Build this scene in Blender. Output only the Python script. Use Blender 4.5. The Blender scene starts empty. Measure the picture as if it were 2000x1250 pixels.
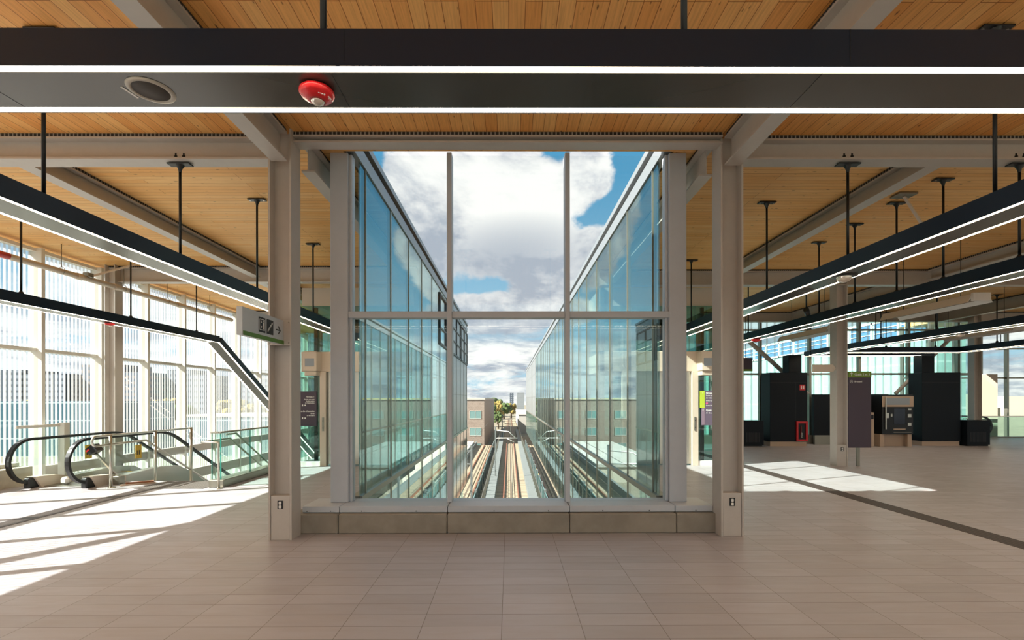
import bpy, math, random
from mathutils import Vector, Matrix
random.seed(7)
S = bpy.context.scene
COL = S.collection
PI = math.pi

# ---------------------------------------------------------------- camera
EYE = 1.707
cam_d = bpy.data.cameras.new('camera')
cam = bpy.data.objects.new('camera', cam_d); COL.objects.link(cam)
cam_d.sensor_width = 36.0; cam_d.lens = 17.0
cam_d.shift_y = 0.0775; cam_d.shift_x = 0.0004
cam_d.clip_start = 0.05; cam_d.clip_end = 3000
cam.location = (0, 0, EYE); cam.rotation_euler = (Matrix.Rotation(-0.0045, 3, 'Z') @ Matrix.Rotation(PI / 2, 3, 'X') @ Matrix.Rotation(-0.0015, 3, 'Z')).to_euler()
S.camera = cam

# ---------------------------------------------------------------- exposure
S.view_settings.view_transform = 'Standard'
S.view_settings.look = 'None'
S.view_settings.exposure = 1.2
S.view_settings.gamma = 1.0
S.view_settings.use_curve_mapping = False
S.cycles.max_bounces = 7
S.cycles.diffuse_bounces = 4
S.cycles.glossy_bounces = 4
S.cycles.transparent_max_bounces = 28
S.cycles.use_adaptive_sampling = True
S.cycles.adaptive_threshold = 0.03
S.cycles.caustics_reflective = False
S.cycles.caustics_refractive = False
S.cycles.sample_clamp_indirect = 6.0

SUN_STRENGTH = 9.0
SKY_STRENGTH = 0.50
LED_STRENGTH = 7.5

def srgb(r, g, b):
    f = lambda c: (c / 255 / 12.92) if c / 255 <= 0.04045 else ((c / 255 + 0.055) / 1.055) ** 2.4
    return (f(r), f(g), f(b), 1.0)

# ---------------------------------------------------------------- node helper
class NT:
    def __init__(s, tree):
        s.t = tree; s.n = tree.nodes; s.l = tree.links
    def new(s, kind, **kw):
        nd = s.n.new(kind)
        for k, v in kw.items():
            setattr(nd, k, v)
        return nd
    def link(s, a, b): s.l.new(a, b)
    def put(s, sock, v):
        if hasattr(v, 'links'): s.link(v, sock)
        elif v is not None: sock.default_value = v
    def math(s, op, a, b=None, c=None, clamp=False):
        nd = s.new('ShaderNodeMath', operation=op); nd.use_clamp = clamp
        s.put(nd.inputs[0], a)
        if b is not None: s.put(nd.inputs[1], b)
        if c is not None: s.put(nd.inputs[2], c)
        return nd.outputs[0]
    def mixc(s, f, a, b, mode='MIX'):
        nd = s.new('ShaderNodeMix', data_type='RGBA', blend_type=mode)
        s.put(nd.inputs[0], f); s.put(nd.inputs[6], a); s.put(nd.inputs[7], b)
        return nd.outputs[2]
    def ramp(s, f, lo, hi, a=0.0, b=1.0):
        nd = s.new('ShaderNodeMapRange'); nd.clamp = True
        nd.interpolation_type = 'SMOOTHSTEP'
        s.put(nd.inputs[0], f); nd.inputs[1].default_value = lo; nd.inputs[2].default_value = hi
        nd.inputs[3].default_value = a; nd.inputs[4].default_value = b
        return nd.outputs[0]
    def noise(s, vec, scale, detail=4, rough=0.55, dist=0.0):
        nd = s.new('ShaderNodeTexNoise')
        s.put(nd.inputs['Vector'], vec)
        nd.inputs['Scale'].default_value = scale; nd.inputs['Detail'].default_value = detail
        nd.inputs['Roughness'].default_value = rough; nd.inputs['Distortion'].default_value = dist
        return nd.outputs['Fac']
    def mapping(s, vec, scale=(1, 1, 1), rot=(0, 0, 0), loc=(0, 0, 0)):
        nd = s.new('ShaderNodeMapping')
        s.put(nd.inputs['Vector'], vec)
        nd.inputs['Location'].default_value = loc; nd.inputs['Rotation'].default_value = rot
        nd.inputs['Scale'].default_value = scale
        return nd.outputs[0]

# ---------------------------------------------------------------- world: blue sky with heavy cumulus
W = bpy.data.worlds.new('sky'); S.world = W; W.use_nodes = True
W.node_tree.nodes.clear()
w = NT(W.node_tree)
geo = w.new('ShaderNodeTexCoord')
dirv = geo.outputs['Generated']
sep = w.new('ShaderNodeSeparateXYZ'); w.link(dirv, sep.inputs[0])
az = w.math('ARCTAN2', sep.outputs[0], sep.outputs[1])
el = w.math('ARCSINE', w.math('MAXIMUM', w.math('MINIMUM', sep.outputs[2], 0.9999), -0.9999))
front = w.math('MAXIMUM', sep.outputs[1], 0.15)
u = w.math('DIVIDE', sep.outputs[0], front)
v = w.math('DIVIDE', sep.outputs[2], front)
n1 = w.noise(w.mapping(dirv, (1, 1, 1.3)), 3.2, 12, 0.60, 0.35)
n2 = w.noise(w.mapping(dirv, (1, 1, 1.2), loc=(3.1, 1.7, 0.4)), 9.0, 9, 0.62, 0.2)
n3 = w.noise(w.mapping(dirv, (1, 1, 4.2), loc=(5.1, 2.7, 0.4)), 7.0, 10, 0.62, 0.35)
def blob(cx, cy, rx, ry, rot=0.0):
    du = w.math('SUBTRACT', u, cx); dv = w.math('SUBTRACT', v, cy)
    c, s_ = math.cos(rot), math.sin(rot)
    a = w.math('DIVIDE', w.math('ADD', w.math('MULTIPLY', du, c), w.math('MULTIPLY', dv, s_)), rx)
    b = w.math('DIVIDE', w.math('SUBTRACT', w.math('MULTIPLY', dv, c), w.math('MULTIPLY', du, s_)), ry)
    r2 = w.math('ADD', w.math('MULTIPLY', a, a), w.math('MULTIPLY', b, b))
    return w.math('MAXIMUM', w.math('SUBTRACT', 1.0, r2), -1.5)
blobs = [(-0.05, 0.40, 0.21, 0.17, 0.0), (-0.17, 0.38, 0.10, 0.17, 0.2), (0.06, 0.43, 0.12, 0.06, -0.3), (-0.14, 0.50, 0.08, 0.05, 0.0),
         (0.16, 0.47, 0.06, 0.08, -0.5), (0.11, 0.25, 0.17, 0.075, 0.62), (-0.02, 0.18, 0.2, 0.05, 0.0), (0.0, 0.50, 0.05, 0.04, 0.0)]
dens = None
for bq in blobs:
    bb = blob(*bq)
    dens = bb if dens is None else w.math('MAXIMUM', dens, bb)
edge = w.math('MULTIPLY', w.math('SUBTRACT', n1, 0.5), 1.6)
edge = w.math('ADD', edge, w.math('MULTIPLY', w.math('SUBTRACT', n2, 0.5), 1.7))
placed = w.math('ADD', dens, edge)
placed = w.ramp(placed, -0.05, 0.25)
# outside the window's view: scattered cumulus everywhere
scat = w.ramp(w.math('ADD', n1, w.math('MULTIPLY', w.math('SUBTRACT', n2, 0.5), 0.35)), 0.40, 0.51)
inview = w.math('MULTIPLY', w.ramp(w.math('ABSOLUTE', u), 0.27, 0.42, 1.0, 0.0), w.ramp(v, 0.10, 0.17))
inview = w.math('MULTIPLY', inview, w.ramp(sep.outputs[1], 0.2, 0.4))
inview = w.math('MULTIPLY', inview, w.ramp(v, 0.58, 0.75, 1.0, 0.0))
lowband = w.ramp(w.math('ADD', n3, w.math('MULTIPLY', w.math('SUBTRACT', n2, 0.5), 0.3)), 0.30, 0.47)
lowfac = w.ramp(el, 0.10, 0.18, 1.0, 0.0)
scat2 = w.math('ADD', w.math('MULTIPLY', scat, w.math('SUBTRACT', 1.0, lowfac)), w.math('MULTIPLY', lowband, lowfac))
cl = w.math('ADD', w.math('MULTIPLY', placed, inview), w.math('MULTIPLY', scat2, w.math('SUBTRACT', 1.0, inview)))
hz = w.ramp(el, 0.0, 0.5)
blue = w.mixc(hz, srgb(168, 208, 228), srgb(78, 150, 190))
# shading of the clouds: grey bellies, white tops
sh = w.noise(w.mapping(dirv, (1, 1, 1.4), loc=(0.0, 0.0, -0.05)), 3.6, 10, 0.62, 0.3)
shl = w.noise(w.mapping(dirv, (1, 1, 4.6), loc=(2.0, 0.0, -0.05)), 7.5, 10, 0.62, 0.35)
sh = w.math('ADD', w.math('MULTIPLY', sh, w.math('SUBTRACT', 1.0, lowfac)), w.math('MULTIPLY', shl, lowfac))
grey = blob(0.0, 0.29, 0.22, 0.10, 0.1)
shf = w.math('ADD', w.ramp(sh, 0.40, 0.60, 1.0, 0.0), w.math('MULTIPLY', w.math('MAXIMUM', grey, 0.0), 0.85))
shf = w.math('MULTIPLY', shf, 1.0, clamp=True)
white = w.mixc(shf, srgb(250, 249, 246), srgb(170, 179, 192))
skyc = w.mixc(cl, blue, white)
below = w.ramp(sep.outputs[2], -0.06, -0.005)
skyc = w.mixc(below, srgb(150, 148, 140), skyc)
bg = w.new('ShaderNodeBackground'); w.link(skyc, bg.inputs[0]); bg.inputs[1].default_value = SKY_STRENGTH
wo = w.new('ShaderNodeOutputWorld'); w.link(bg.outputs[0], wo.inputs[0])

# ---------------------------------------------------------------- sun (low autumn sun from behind left)
sd = bpy.data.lights.new('sun', 'SUN'); sd.energy = SUN_STRENGTH; sd.angle = math.radians(0.53)
sd.color = (1.0, 0.94, 0.85)
sun = bpy.data.objects.new('sun', sd); COL.objects.link(sun)
sv = Vector((0.93, 0.368, -0.78)).normalized()
sun.rotation_euler = sv.to_track_quat('-Z', 'Y').to_euler()
sun.location = (-20, -10, 25)

# ---------------------------------------------------------------- materials
MATS = {}
def mat(name, color, rough=0.5, metal=0.0, spec=0.5, noise=0.0, nscale=8.0, emit=None, estr=0.0, coat=0.0):
    m = bpy.data.materials.new(name); m.use_nodes = True
    t = NT(m.node_tree); p = t.n['Principled BSDF']
    p.inputs['Base Color'].default_value = color
    p.inputs['Roughness'].default_value = rough
    p.inputs['Metallic'].default_value = metal
    p.inputs['Specular IOR Level'].default_value = spec
    p.inputs['Coat Weight'].default_value = coat
    tc = t.new('ShaderNodeTexCoord')
    if noise > 0:
        n = t.noise(tc.outputs['Object'], nscale, 5, 0.6)
        k = t.ramp(n, 0.3, 0.7, 1 - noise, 1 + noise)
        mul = t.new('ShaderNodeVectorMath', operation='SCALE')
        mul.inputs[0].default_value = color[:3]; t.link(k, mul.inputs['Scale'])
        t.link(mul.outputs[0], p.inputs['Base Color'])
    if emit:
        p.inputs['Emission Color'].default_value = emit; p.inputs['Emission Strength'].default_value = estr
    MATS[name] = m
    return m

def glass(name, tint, r0=0.04, frit=None, frit_fac=0.6, axis=1, period=0.1, duty=0.42, gcol=(1, 1, 1, 1)):
    m = bpy.data.materials.new(name); m.use_nodes = True
    t = NT(m.node_tree); t.n.clear()
    g = t.new('ShaderNodeNewGeometry')
    d = t.new('ShaderNodeVectorMath', operation='DOT_PRODUCT')
    t.link(g.outputs['Incoming'], d.inputs[0]); t.link(g.outputs['Normal'], d.inputs[1])
    c = t.math('SUBTRACT', 1.0, t.math('ABSOLUTE', d.outputs['Value']))
    f = t.math('ADD', t.math('MULTIPLY', t.math('POWER', c, 5.0), 1 - r0), r0)
    tr = t.new('ShaderNodeBsdfTransparent'); tr.inputs[0].default_value = tint
    gl = t.new('ShaderNodeBsdfGlossy'); gl.inputs['Roughness'].default_value = 0.0; gl.inputs[0].default_value = gcol
    mx = t.new('ShaderNodeMixShader'); t.link(f, mx.inputs[0]); t.link(tr.outputs[0], mx.inputs[1]); t.link(gl.outputs[0], mx.inputs[2])
    out = mx.outputs[0]
    if frit:
        tc = t.new('ShaderNodeTexCoord'); sp = t.new('ShaderNodeSeparateXYZ'); t.link(tc.outputs['Object'], sp.inputs[0])
        fr = t.math('FRACT', t.math('DIVIDE', sp.outputs[axis], period))
        st = t.math('LESS_THAN', fr, duty)
        df = t.new('ShaderNodeBsdfDiffuse'); df.inputs[0].default_value = frit
        tl = t.new('ShaderNodeBsdfTranslucent'); tl.inputs[0].default_value = frit
        ad = t.new('ShaderNodeMixShader'); ad.inputs[0].default_value = 0.5
        t.link(df.outputs[0], ad.inputs[1]); t.link(tl.outputs[0], ad.inputs[2])
        m2 = t.new('ShaderNodeMixShader')
        t.link(t.math('MULTIPLY', st, frit_fac), m2.inputs[0]); t.link(out, m2.inputs[1]); t.link(ad.outputs[0], m2.inputs[2])
        out = m2.outputs[0]
    o = t.new('ShaderNodeOutputMaterial'); t.link(out, o.inputs[0])
    MATS[name] = m
    return m

def wood(name, along_y, c1, c2, dark, board=0.14):
    m = bpy.data.materials.new(name); m.use_nodes = True
    t = NT(m.node_tree); p = t.n['Principled BSDF']
    tc = t.new('ShaderNodeTexCoord')
    v = t.mapping(tc.outputs['Object'], (1, 1, 1), (0, 0, PI / 2 if along_y else 0))
    b = t.new('ShaderNodeTexBrick'); t.link(v, b.inputs['Vector'])
    b.offset = 0.37; b.offset_frequency = 3
    b.inputs['Scale'].default_value = 1.0
    b.inputs['Brick Width'].default_value = 4.0; b.inputs['Row Height'].default_value = board
    b.inputs['Mortar Size'].default_value = 0.0035; b.inputs['Mortar Smooth'].default_value = 0.3
    b.inputs['Bias'].default_value = 0.0
    b.inputs['Color1'].default_value = c1; b.inputs['Color2'].default_value = c2
    b.inputs['Mortar'].default_value = dark
    gr = t.noise(t.mapping(v, (0.9, 22, 1)), 2.2, 6, 0.65, 0.4)
    col = t.mixc(t.ramp(gr, 0.35, 0.75, 0.0, 0.35), b.outputs['Color'], dark)
    vo = t.new('ShaderNodeTexVoronoi'); t.link(t.mapping(v, (2.4, 8.0, 1.0)), vo.inputs['Vector']); vo.inputs['Scale'].default_value = 1.1
    kn = t.ramp(vo.outputs['Distance'], 0.03, 0.11, 0.9, 0.0)
    col = t.mixc(kn, col, srgb(92, 46, 20))
    v2 = t.new('ShaderNodeTexVoronoi'); t.link(t.mapping(v, (4.5, 13.0, 1.0), loc=(3.3, 1.1, 0)), v2.inputs['Vector']); v2.inputs['Scale'].default_value = 1.0
    col = t.mixc(t.ramp(v2.outputs['Distance'], 0.04, 0.12, 0.7, 0.0), col, srgb(120, 62, 26))
    t.link(col, p.inputs['Base Color'])
    p.inputs['Roughness'].default_value = 0.55; p.inputs['Specular IOR Level'].default_value = 0.3
    MATS[name] = m
    return m

def tiles(name):
    m = bpy.data.materials.new(name); m.use_nodes = True
    t = NT(m.node_tree); p = t.n['Principled BSDF']
    tc = t.new('ShaderNodeTexCoord')
    v = t.mapping(tc.outputs['Object'], loc=(0.06, -0.044, 0))
    b = t.new('ShaderNodeTexBrick'); t.link(v, b.inputs['Vector'])
    b.offset = 0.0; b.squash = 1.0
    b.inputs['Scale'].default_value = 1.0
    b.inputs['Brick Width'].default_value = 0.6; b.inputs['Row Height'].default_value = 0.2
    b.inputs['Mortar Size'].default_value = 0.0028; b.inputs['Mortar Smooth'].default_value = 0.1
    b.inputs['Bias'].default_value = 0.0
    b.inputs['Color1'].default_value = srgb(184, 179, 184); b.inputs['Color2'].default_value = srgb(172, 167, 171)
    b.inputs['Mortar'].default_value = srgb(118, 108, 100)
    n = t.noise(t.mapping(tc.outputs['Object'], (1, 5, 1)), 1.6, 6, 0.6)
    col = t.mixc(t.ramp(n, 0.35, 0.7, 0.0, 0.3), b.outputs['Color'], srgb(168, 156, 152))
    t.link(col, p.inputs['Base Color'])
    n2 = t.noise(t.mapping(tc.outputs['Object'], (1.2, 6, 1)), 2.5, 4, 0.6)
    t.link(t.ramp(n2, 0.3, 0.7, 0.34, 0.5), p.inputs['Roughness'])
    p.inputs['Specular IOR Level'].default_value = 0.45
    MATS[name] = m
    return m

def gridmat(name, base, line, w_, h_, mortar, swap='XZ', rough=0.7, c2=None, offset=0.5, metal=0.0):
    """panels or bricks laid on a vertical face (swap XZ / YZ) or flat (XY)"""
    m = bpy.data.materials.new(name); m.use_nodes = True
    t = NT(m.node_tree); p = t.n['Principled BSDF']
    tc = t.new('ShaderNodeTexCoord'); sp = t.new('ShaderNodeSeparateXYZ'); t.link(tc.outputs['Object'], sp.inputs[0])
    cb = t.new('ShaderNodeCombineXYZ')
    ix = {'X': 0, 'Y': 1, 'Z': 2}
    if swap == 'ALL':
        t.link(t.math('ADD', sp.outputs[0], sp.outputs[1]), cb.inputs[0]); t.link(sp.outputs[2], cb.inputs[1])
    else:
        t.link(sp.outputs[ix[swap[0]]], cb.inputs[0]); t.link(sp.outputs[ix[swap[1]]], cb.inputs[1])
    b = t.new('ShaderNodeTexBrick'); t.link(cb.outputs[0], b.inputs['Vector'])
    b.offset = offset
    b.inputs['Scale'].default_value = 1.0
    b.inputs['Brick Width'].default_value = w_; b.inputs['Row Height'].default_value = h_
    b.inputs['Mortar Size'].default_value = mortar; b.inputs['Mortar Smooth'].default_value = 0.1
    b.inputs['Color1'].default_value = base; b.inputs['Color2'].default_value = c2 or base
    b.inputs['Mortar'].default_value = line
    t.link(b.outputs['Color'], p.inputs['Base Color'])
    p.inputs['Roughness'].default_value = rough; p.inputs['Metallic'].default_value = metal
    MATS[name] = m
    return m

steel = mat('painted_steel', srgb(196, 188, 180), 0.42, noise=0.02)
frame_m = mat('window_frame_paint', srgb(196, 200, 207), 0.38, noise=0.015)
wframe = mat('white_frame_paint', srgb(232, 230, 222), 0.4)
bar_m = mat('anthracite_housing', srgb(24, 36, 52), 0.34, spec=0.3)
bar_under = mat('anthracite_underside', srgb(92, 92, 88), 0.24, metal=0.6)
black = mat('black_metal', srgb(22, 23, 25), 0.4)
kiosk_m = mat('dark_cladding', srgb(18, 24, 31), 0.45, spec=0.2)
led = mat('warm_led', srgb(255, 214, 160), 0.5, emit=(1.0, 0.84, 0.62, 1), estr=LED_STRENGTH)
concrete = mat('concrete', srgb(150, 142, 130), 0.8, noise=0.12, nscale=3.0)
lowconc = mat('board_marked_concrete', srgb(188, 180, 164), 0.8, noise=0.12, nscale=4.0)
ss = mat('stainless_steel', srgb(196, 190, 178), 0.28, metal=0.9)
ss_dark = mat('brushed_steel', srgb(150, 146, 134), 0.38, metal=0.85)
rubber = mat('black_rubber', srgb(28, 26, 26), 0.45)
red = mat('red_enamel', srgb(205, 28, 34), 0.3)
red_dark = mat('dark_red', srgb(150, 24, 22), 0.4)  # plain dark red, no emission
white = mat('white_enamel', srgb(235, 232, 226), 0.4)
yellow = mat('yellow_label', srgb(226, 186, 60), 0.5)
green = mat('sign_green', srgb(120, 152, 44), 0.5)
dgreen = mat('strip_green', srgb(84, 128, 44), 0.5)
lime = mat('tab_lime', srgb(186, 206, 66), 0.5)
purple = mat('sign_purple', srgb(74, 62, 76), 0.5)
lilac = mat('tab_lilac', srgb(140, 118, 134), 0.5)
signgrey = mat('sign_face', srgb(196, 200, 204), 0.45)
ink = mat('sign_ink', srgb(24, 24, 28), 0.5)
textw = mat('sign_white', srgb(238, 236, 232), 0.5)
pink = mat('sign_pink', srgb(226, 92, 150), 0.5)
beige = mat('beige_cladding', srgb(216, 200, 182), 0.5)
spk = mat('speaker_grille', srgb(70, 64, 60), 0.7)
spk_ring = mat('speaker_ring', srgb(176, 168, 156), 0.4)
lens_m = mat('clear_lens', srgb(225, 215, 205), 0.08, metal=0.6)
plinth_m = mat('plinth_panel', srgb(196, 172, 150), 0.5)
screen = mat('screen_grey', srgb(150, 158, 166), 0.2)
bluescr = mat('dark_screen', srgb(14, 20, 44), 0.15)
tact = gridmat('tactile_studs', srgb(196, 190, 180), srgb(84, 78, 72), 0.05, 0.05, 0.02, 'XY', offset=0.0)
groove = gridmat('guide_strip', srgb(72, 60, 54), srgb(34, 28, 26), 0.07, 4.0, 0.009, 'XY', offset=0.0, rough=0.55)
floor_m = tiles('floor_tiles')
wood_y = wood('planks_lengthwise', True, srgb(255, 198, 122), srgb(244, 170, 92), srgb(160, 92, 42), 0.14)
wood_x = wood('planks_crosswise', False, srgb(255, 208, 138), srgb(250, 190, 114), srgb(186, 114, 58), 0.11)
deck_m = gridmat('deck_closure', srgb(150, 146, 140), srgb(40, 38, 38), 0.05, 0.2, 0.018, 'ALL', offset=0.0)
g_win = glass('window_glass', (0.97, 0.985, 0.98, 1), 0.018)
g_void = glass('coated_glass', (0.82, 0.90, 0.89, 1), 0.19, gcol=(0.74, 0.93, 0.95, 1))
g_frit = glass('fritted_glass', (0.93, 0.975, 0.985, 1), 0.02, frit=(0.74, 0.74, 0.72, 1), frit_fac=0.42, axis=1)
g_fritx = glass('fritted_glass_rear', (0.80, 0.93, 0.93, 1), 0.03, frit=(0.9, 0.9, 0.88, 1), frit_fac=0.4, axis=0, period=0.3, duty=0.22)
g_green = glass('green_balustrade_glass', (0.80, 0.93, 0.89, 1), 0.03)
g_edge = mat('glass_edge', srgb(60, 160, 146), 0.2)
g_clear = glass('clear_balustrade_glass', (0.94, 0.98, 0.965, 1), 0.02)
g_shaft = glass('shaft_glass', (0.66, 0.82, 0.78, 1), 0.06)
spandrel = mat('spandrel_glass', srgb(96, 132, 132), 0.05, spec=1.0, metal=0.35)
panel_grey = gridmat('grey_metal_panels', srgb(140, 145, 148), srgb(90, 94, 96), 1.5, 1.9, 0.02, 'YZ', offset=0.0, rough=0.3, metal=0.3)
brick = gridmat('brown_brick', srgb(132, 116, 104), srgb(150, 140, 130), 0.5, 0.17, 0.02, 'ALL', c2=srgb(116, 99, 87))
teal_panel = gridmat('pale_teal_panels', srgb(150, 178, 172), srgb(184, 200, 196), 2.4, 2.6, 0.06, 'YZ', offset=0.0, rough=0.25)
winblue = mat('blue_pane', srgb(80, 116, 150), 0.2)
winteal = mat('teal_pane', srgb(112, 142, 140), 0.15, metal=0.2)
parapet = mat('parapet_cap', srgb(132, 137, 141), 0.35, metal=0.3)
roofwhite = mat('white_roof', srgb(172, 168, 160), 0.8)
ground_m = mat('gravel_ground', srgb(118, 111, 95), 0.9, noise=0.2, nscale=0.4)
slab_m = gridmat('track_slab', srgb(150, 137, 115), srgb(84, 74, 60), 40.0, 0.65, 0.10, 'XY', offset=0.0, rough=0.85)
walk_m = mat('walkway_concrete', srgb(100, 106, 105), 0.75, noise=0.08, nscale=2.0)
rail_m = mat('rusty_rail', srgb(128, 82, 60), 0.5, metal=0.3)
leaf_y = mat('yellow_foliage', srgb(124, 108, 50), 0.9, noise=0.3, nscale=1.2)
leaf_g = mat('green_foliage', srgb(66, 84, 40), 0.9, noise=0.35, nscale=1.0)
trunk_m = mat('bark', srgb(92, 76, 60), 0.9)
tower_m = gridmat('tower_facade', srgb(118, 126, 136), srgb(62, 72, 84), 3.0, 3.0, 0.7, 'ALL', offset=0.0, rough=0.6)
tower_b = gridmat('brown_tower_facade', srgb(118, 104, 98), srgb(58, 74, 92), 3.2, 3.0, 0.8, 'ALL', offset=0.0, rough=0.6)
glassbox = gridmat('teal_curtain_facade', srgb(60, 92, 104), srgb(150, 166, 168), 3.5, 3.4, 0.12, 'ALL', offset=0.0, rough=0.2)

# ---------------------------------------------------------------- mesh builder
class MB:
    def __init__(s): s.v = []; s.f = []; s.sm = []
    def raw(s, vs, fs, smooth=False):
        o = len(s.v); s.v += [tuple(p) for p in vs]
        s.f += [tuple(i + o for i in f) for f in fs]; s.sm += [smooth] * len(fs)
        return s
    def box(s, x0, x1, y0, y1, z0, z1):
        x0, x1 = sorted((x0, x1)); y0, y1 = sorted((y0, y1)); z0, z1 = sorted((z0, z1))
        return s.raw([(x0, y0, z0), (x1, y0, z0), (x1, y1, z0), (x0, y1, z0), (x0, y0, z1), (x1, y0, z1), (x1, y1, z1), (x0, y1, z1)],
                     [(0, 3, 2, 1), (4, 5, 6, 7), (0, 1, 5, 4), (1, 2, 6, 5), (2, 3, 7, 6), (3, 0, 4, 7)])
    def cbox(s, x0, x1, y0, y1, z0, z1, c=0.01):
        """box with chamfered edges"""
        x0, x1 = sorted((x0, x1)); y0, y1 = sorted((y0, y1)); z0, z1 = sorted((z0, z1))
        vs = []; idx = {}
        for i, x in enumerate((x0, x1)):
            for j, y in enumerate((y0, y1)):
                for k, z in enumerate((z0, z1)):
                    dx, dy, dz = (c, -c)[i], (c, -c)[j], (c, -c)[k]
                    idx[i, j, k, 0] = len(vs); vs.append((x, y + dy, z + dz))
                    idx[i, j, k, 1] = len(vs); vs.append((x + dx, y, z + dz))
                    idx[i, j, k, 2] = len(vs); vs.append((x + dx, y + dy, z))
        fs = []
        for i in (0, 1):
            q = [idx[i, 0, 0, 0], idx[i, 1, 0, 0], idx[i, 1, 1, 0], idx[i, 0, 1, 0]]; fs.append(q if i else q[::-1])
            q = [idx[0, i, 0, 1], idx[1, i, 0, 1], idx[1, i, 1, 1], idx[0, i, 1, 1]]; fs.append(q[::-1] if i else q)
            q = [idx[0, 0, i, 2], idx[1, 0, i, 2], idx[1, 1, i, 2], idx[0, 1, i, 2]]; fs.append(q if i else q[::-1])
        for a in (0, 1):
            for b in (0, 1):
                q = [idx[0, a, b, 1], idx[1, a, b, 1], idx[1, a, b, 2], idx[0, a, b, 2]]; fs.append(q if a != b else q[::-1])
                q = [idx[a, 0, b, 0], idx[a, 1, b, 0], idx[a, 1, b, 2], idx[a, 0, b, 2]]; fs.append(q[::-1] if a != b else q)
                q = [idx[a, b, 0, 0], idx[a, b, 1, 0], idx[a, b, 1, 1], idx[a, b, 0, 1]]; fs.append(q if a != b else q[::-1])
                for k in (0, 1):
                    q = [idx[a, b, k, 0], idx[a, b, k, 1], idx[a, b, k, 2]]; fs.append(q)
        return s.raw(vs, fs)
    def bar(s, a, b, w_, h_, up=(0, 0, 1)):
        a, b = Vector(a), Vector(b); d = (b - a).normalized(); upv = Vector(up)
        if abs(d.dot(upv)) > 0.99: upv = Vector((1, 0, 0))
        r = d.cross(upv).normalized(); q = r.cross(d).normalized()
        vs = []
        for p in (a, b):
            for sx, sz in ((-1, -1), (1, -1), (1, 1), (-1, 1)):
                vs.append(p + r * sx * w_ / 2 + q * sz * h_ / 2)
        return s.raw(vs, [(0, 3, 2, 1), (4, 5, 6, 7), (0, 1, 5, 4), (1, 2, 6, 5), (2, 3, 7, 6), (3, 0, 4, 7)])
    def tube(s, pts, r, n=10, cap=True):
        pts = [Vector(p) for p in pts]; rings = []
        d0 = (pts[1] - pts[0]).normalized()
        ref = Vector((0, 0, 1)) if abs(d0.z) < 0.9 else Vector((1, 0, 0))
        nrm = d0.cross(ref).normalized()
        for i, p in enumerate(pts):
            if i == 0: d = d0
            elif i == len(pts) - 1: d = (pts[-1] - pts[-2]).normalized()
            else: d = ((pts[i + 1] - p).normalized() + (p - pts[i - 1]).normalized()).normalized()
            nrm = (nrm - d * nrm.dot(d)).normalized(); bn = d.cross(nrm)
            rr = r[i] if isinstance(r, (list, tuple)) else r
            rings.append([p + (nrm * math.cos(2 * PI * k / n) + bn * math.sin(2 * PI * k / n)) * rr for k in range(n)])
        vs = [q for rg in rings for q in rg]; fs = []
        for i in range(len(pts) - 1):
            for k in range(n):
                fs.append((i * n + k, i * n + (k + 1) % n, (i + 1) * n + (k + 1) % n, (i + 1) * n + k))
        s.raw(vs, fs, True)
        if cap:
            o = len(s.v) - len(vs)
            s.f.append(tuple(o + k for k in range(n))[::-1]); s.sm.append(False)
            s.f.append(tuple(o + (len(pts) - 1) * n + k for k in range(n))); s.sm.append(False)
        return s
    def ribbon(s, pts, w_, t_, side=(1, 0, 0)):
        """rectangular section swept along a path lying in a plane whose normal is side"""
        pts = [Vector(p) for p in pts]; sd_ = Vector(side); vs = []
        for i, p in enumerate(pts):
            if i == 0: d = (pts[1] - p).normalized()
            elif i == len(pts) - 1: d = (p - pts[-2]).normalized()
            else: d = ((pts[i + 1] - p).normalized() + (p - pts[i - 1]).normalized()).normalized()
            q = sd_.cross(d).normalized()
            for a, b in ((-1, -1), (1, -1), (1, 1), (-1, 1)):
                vs.append(p + sd_ * a * w_ / 2 + q * b * t_ / 2)
        fs = []
        for i in range(len(pts) - 1):
            for k in range(4):
                fs.append((i * 4 + k, i * 4 + (k + 1) % 4, (i + 1) * 4 + (k + 1) % 4, (i + 1) * 4 + k))
        fs.append((3, 2, 1, 0)); m_ = (len(pts) - 1) * 4; fs.append((m_, m_ + 1, m_ + 2, m_ + 3))
        return s.raw(vs, fs)
    def lathe(s, prof, cx, cy, n=24):
        """prof: (radius, z) list, revolved about a vertical axis"""
        vs = []; fs = []
        for r, z in prof:
            for k in range(n):
                a = 2 * PI * k / n; vs.append((cx + r * math.cos(a), cy + r * math.sin(a), z))
        for i in range(len(prof) - 1):
            for k in range(n):
                fs.append((i * n + k, i * n + (k + 1) % n, (i + 1) * n + (k + 1) % n, (i + 1) * n + k))
        return s.raw(vs, fs, True)
    def prism(s, poly, x0, x1, axis='X'):
        """polygon extruded: axis X -> poly in (y,z); axis Y -> poly in (x,z); axis Z -> poly in (x,y)"""
        n = len(poly); vs = []
        for c in (x0, x1):
            for a, b in poly:
                vs.append((c, a, b) if axis == 'X' else (a, c, b) if axis == 'Y' else (a, b, c))
        fs = [tuple(range(n)), tuple(range(2 * n - 1, n - 1, -1))]
        for k in range(n): fs.append((k, (k + 1) % n, n + (k + 1) % n, n + k))
        return s.raw(vs, fs)
    def isec_y(s, xc, y0, y1, zb, zt, wf, tf=0.022, tw=0.014):
        s.box(xc - wf / 2, xc + wf / 2, y0, y1, zb, zb + tf); s.box(xc - wf / 2, xc + wf / 2, y0, y1, zt - tf, zt)
        return s.box(xc - tw / 2, xc + tw / 2, y0, y1, zb + tf, zt - tf)
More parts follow.
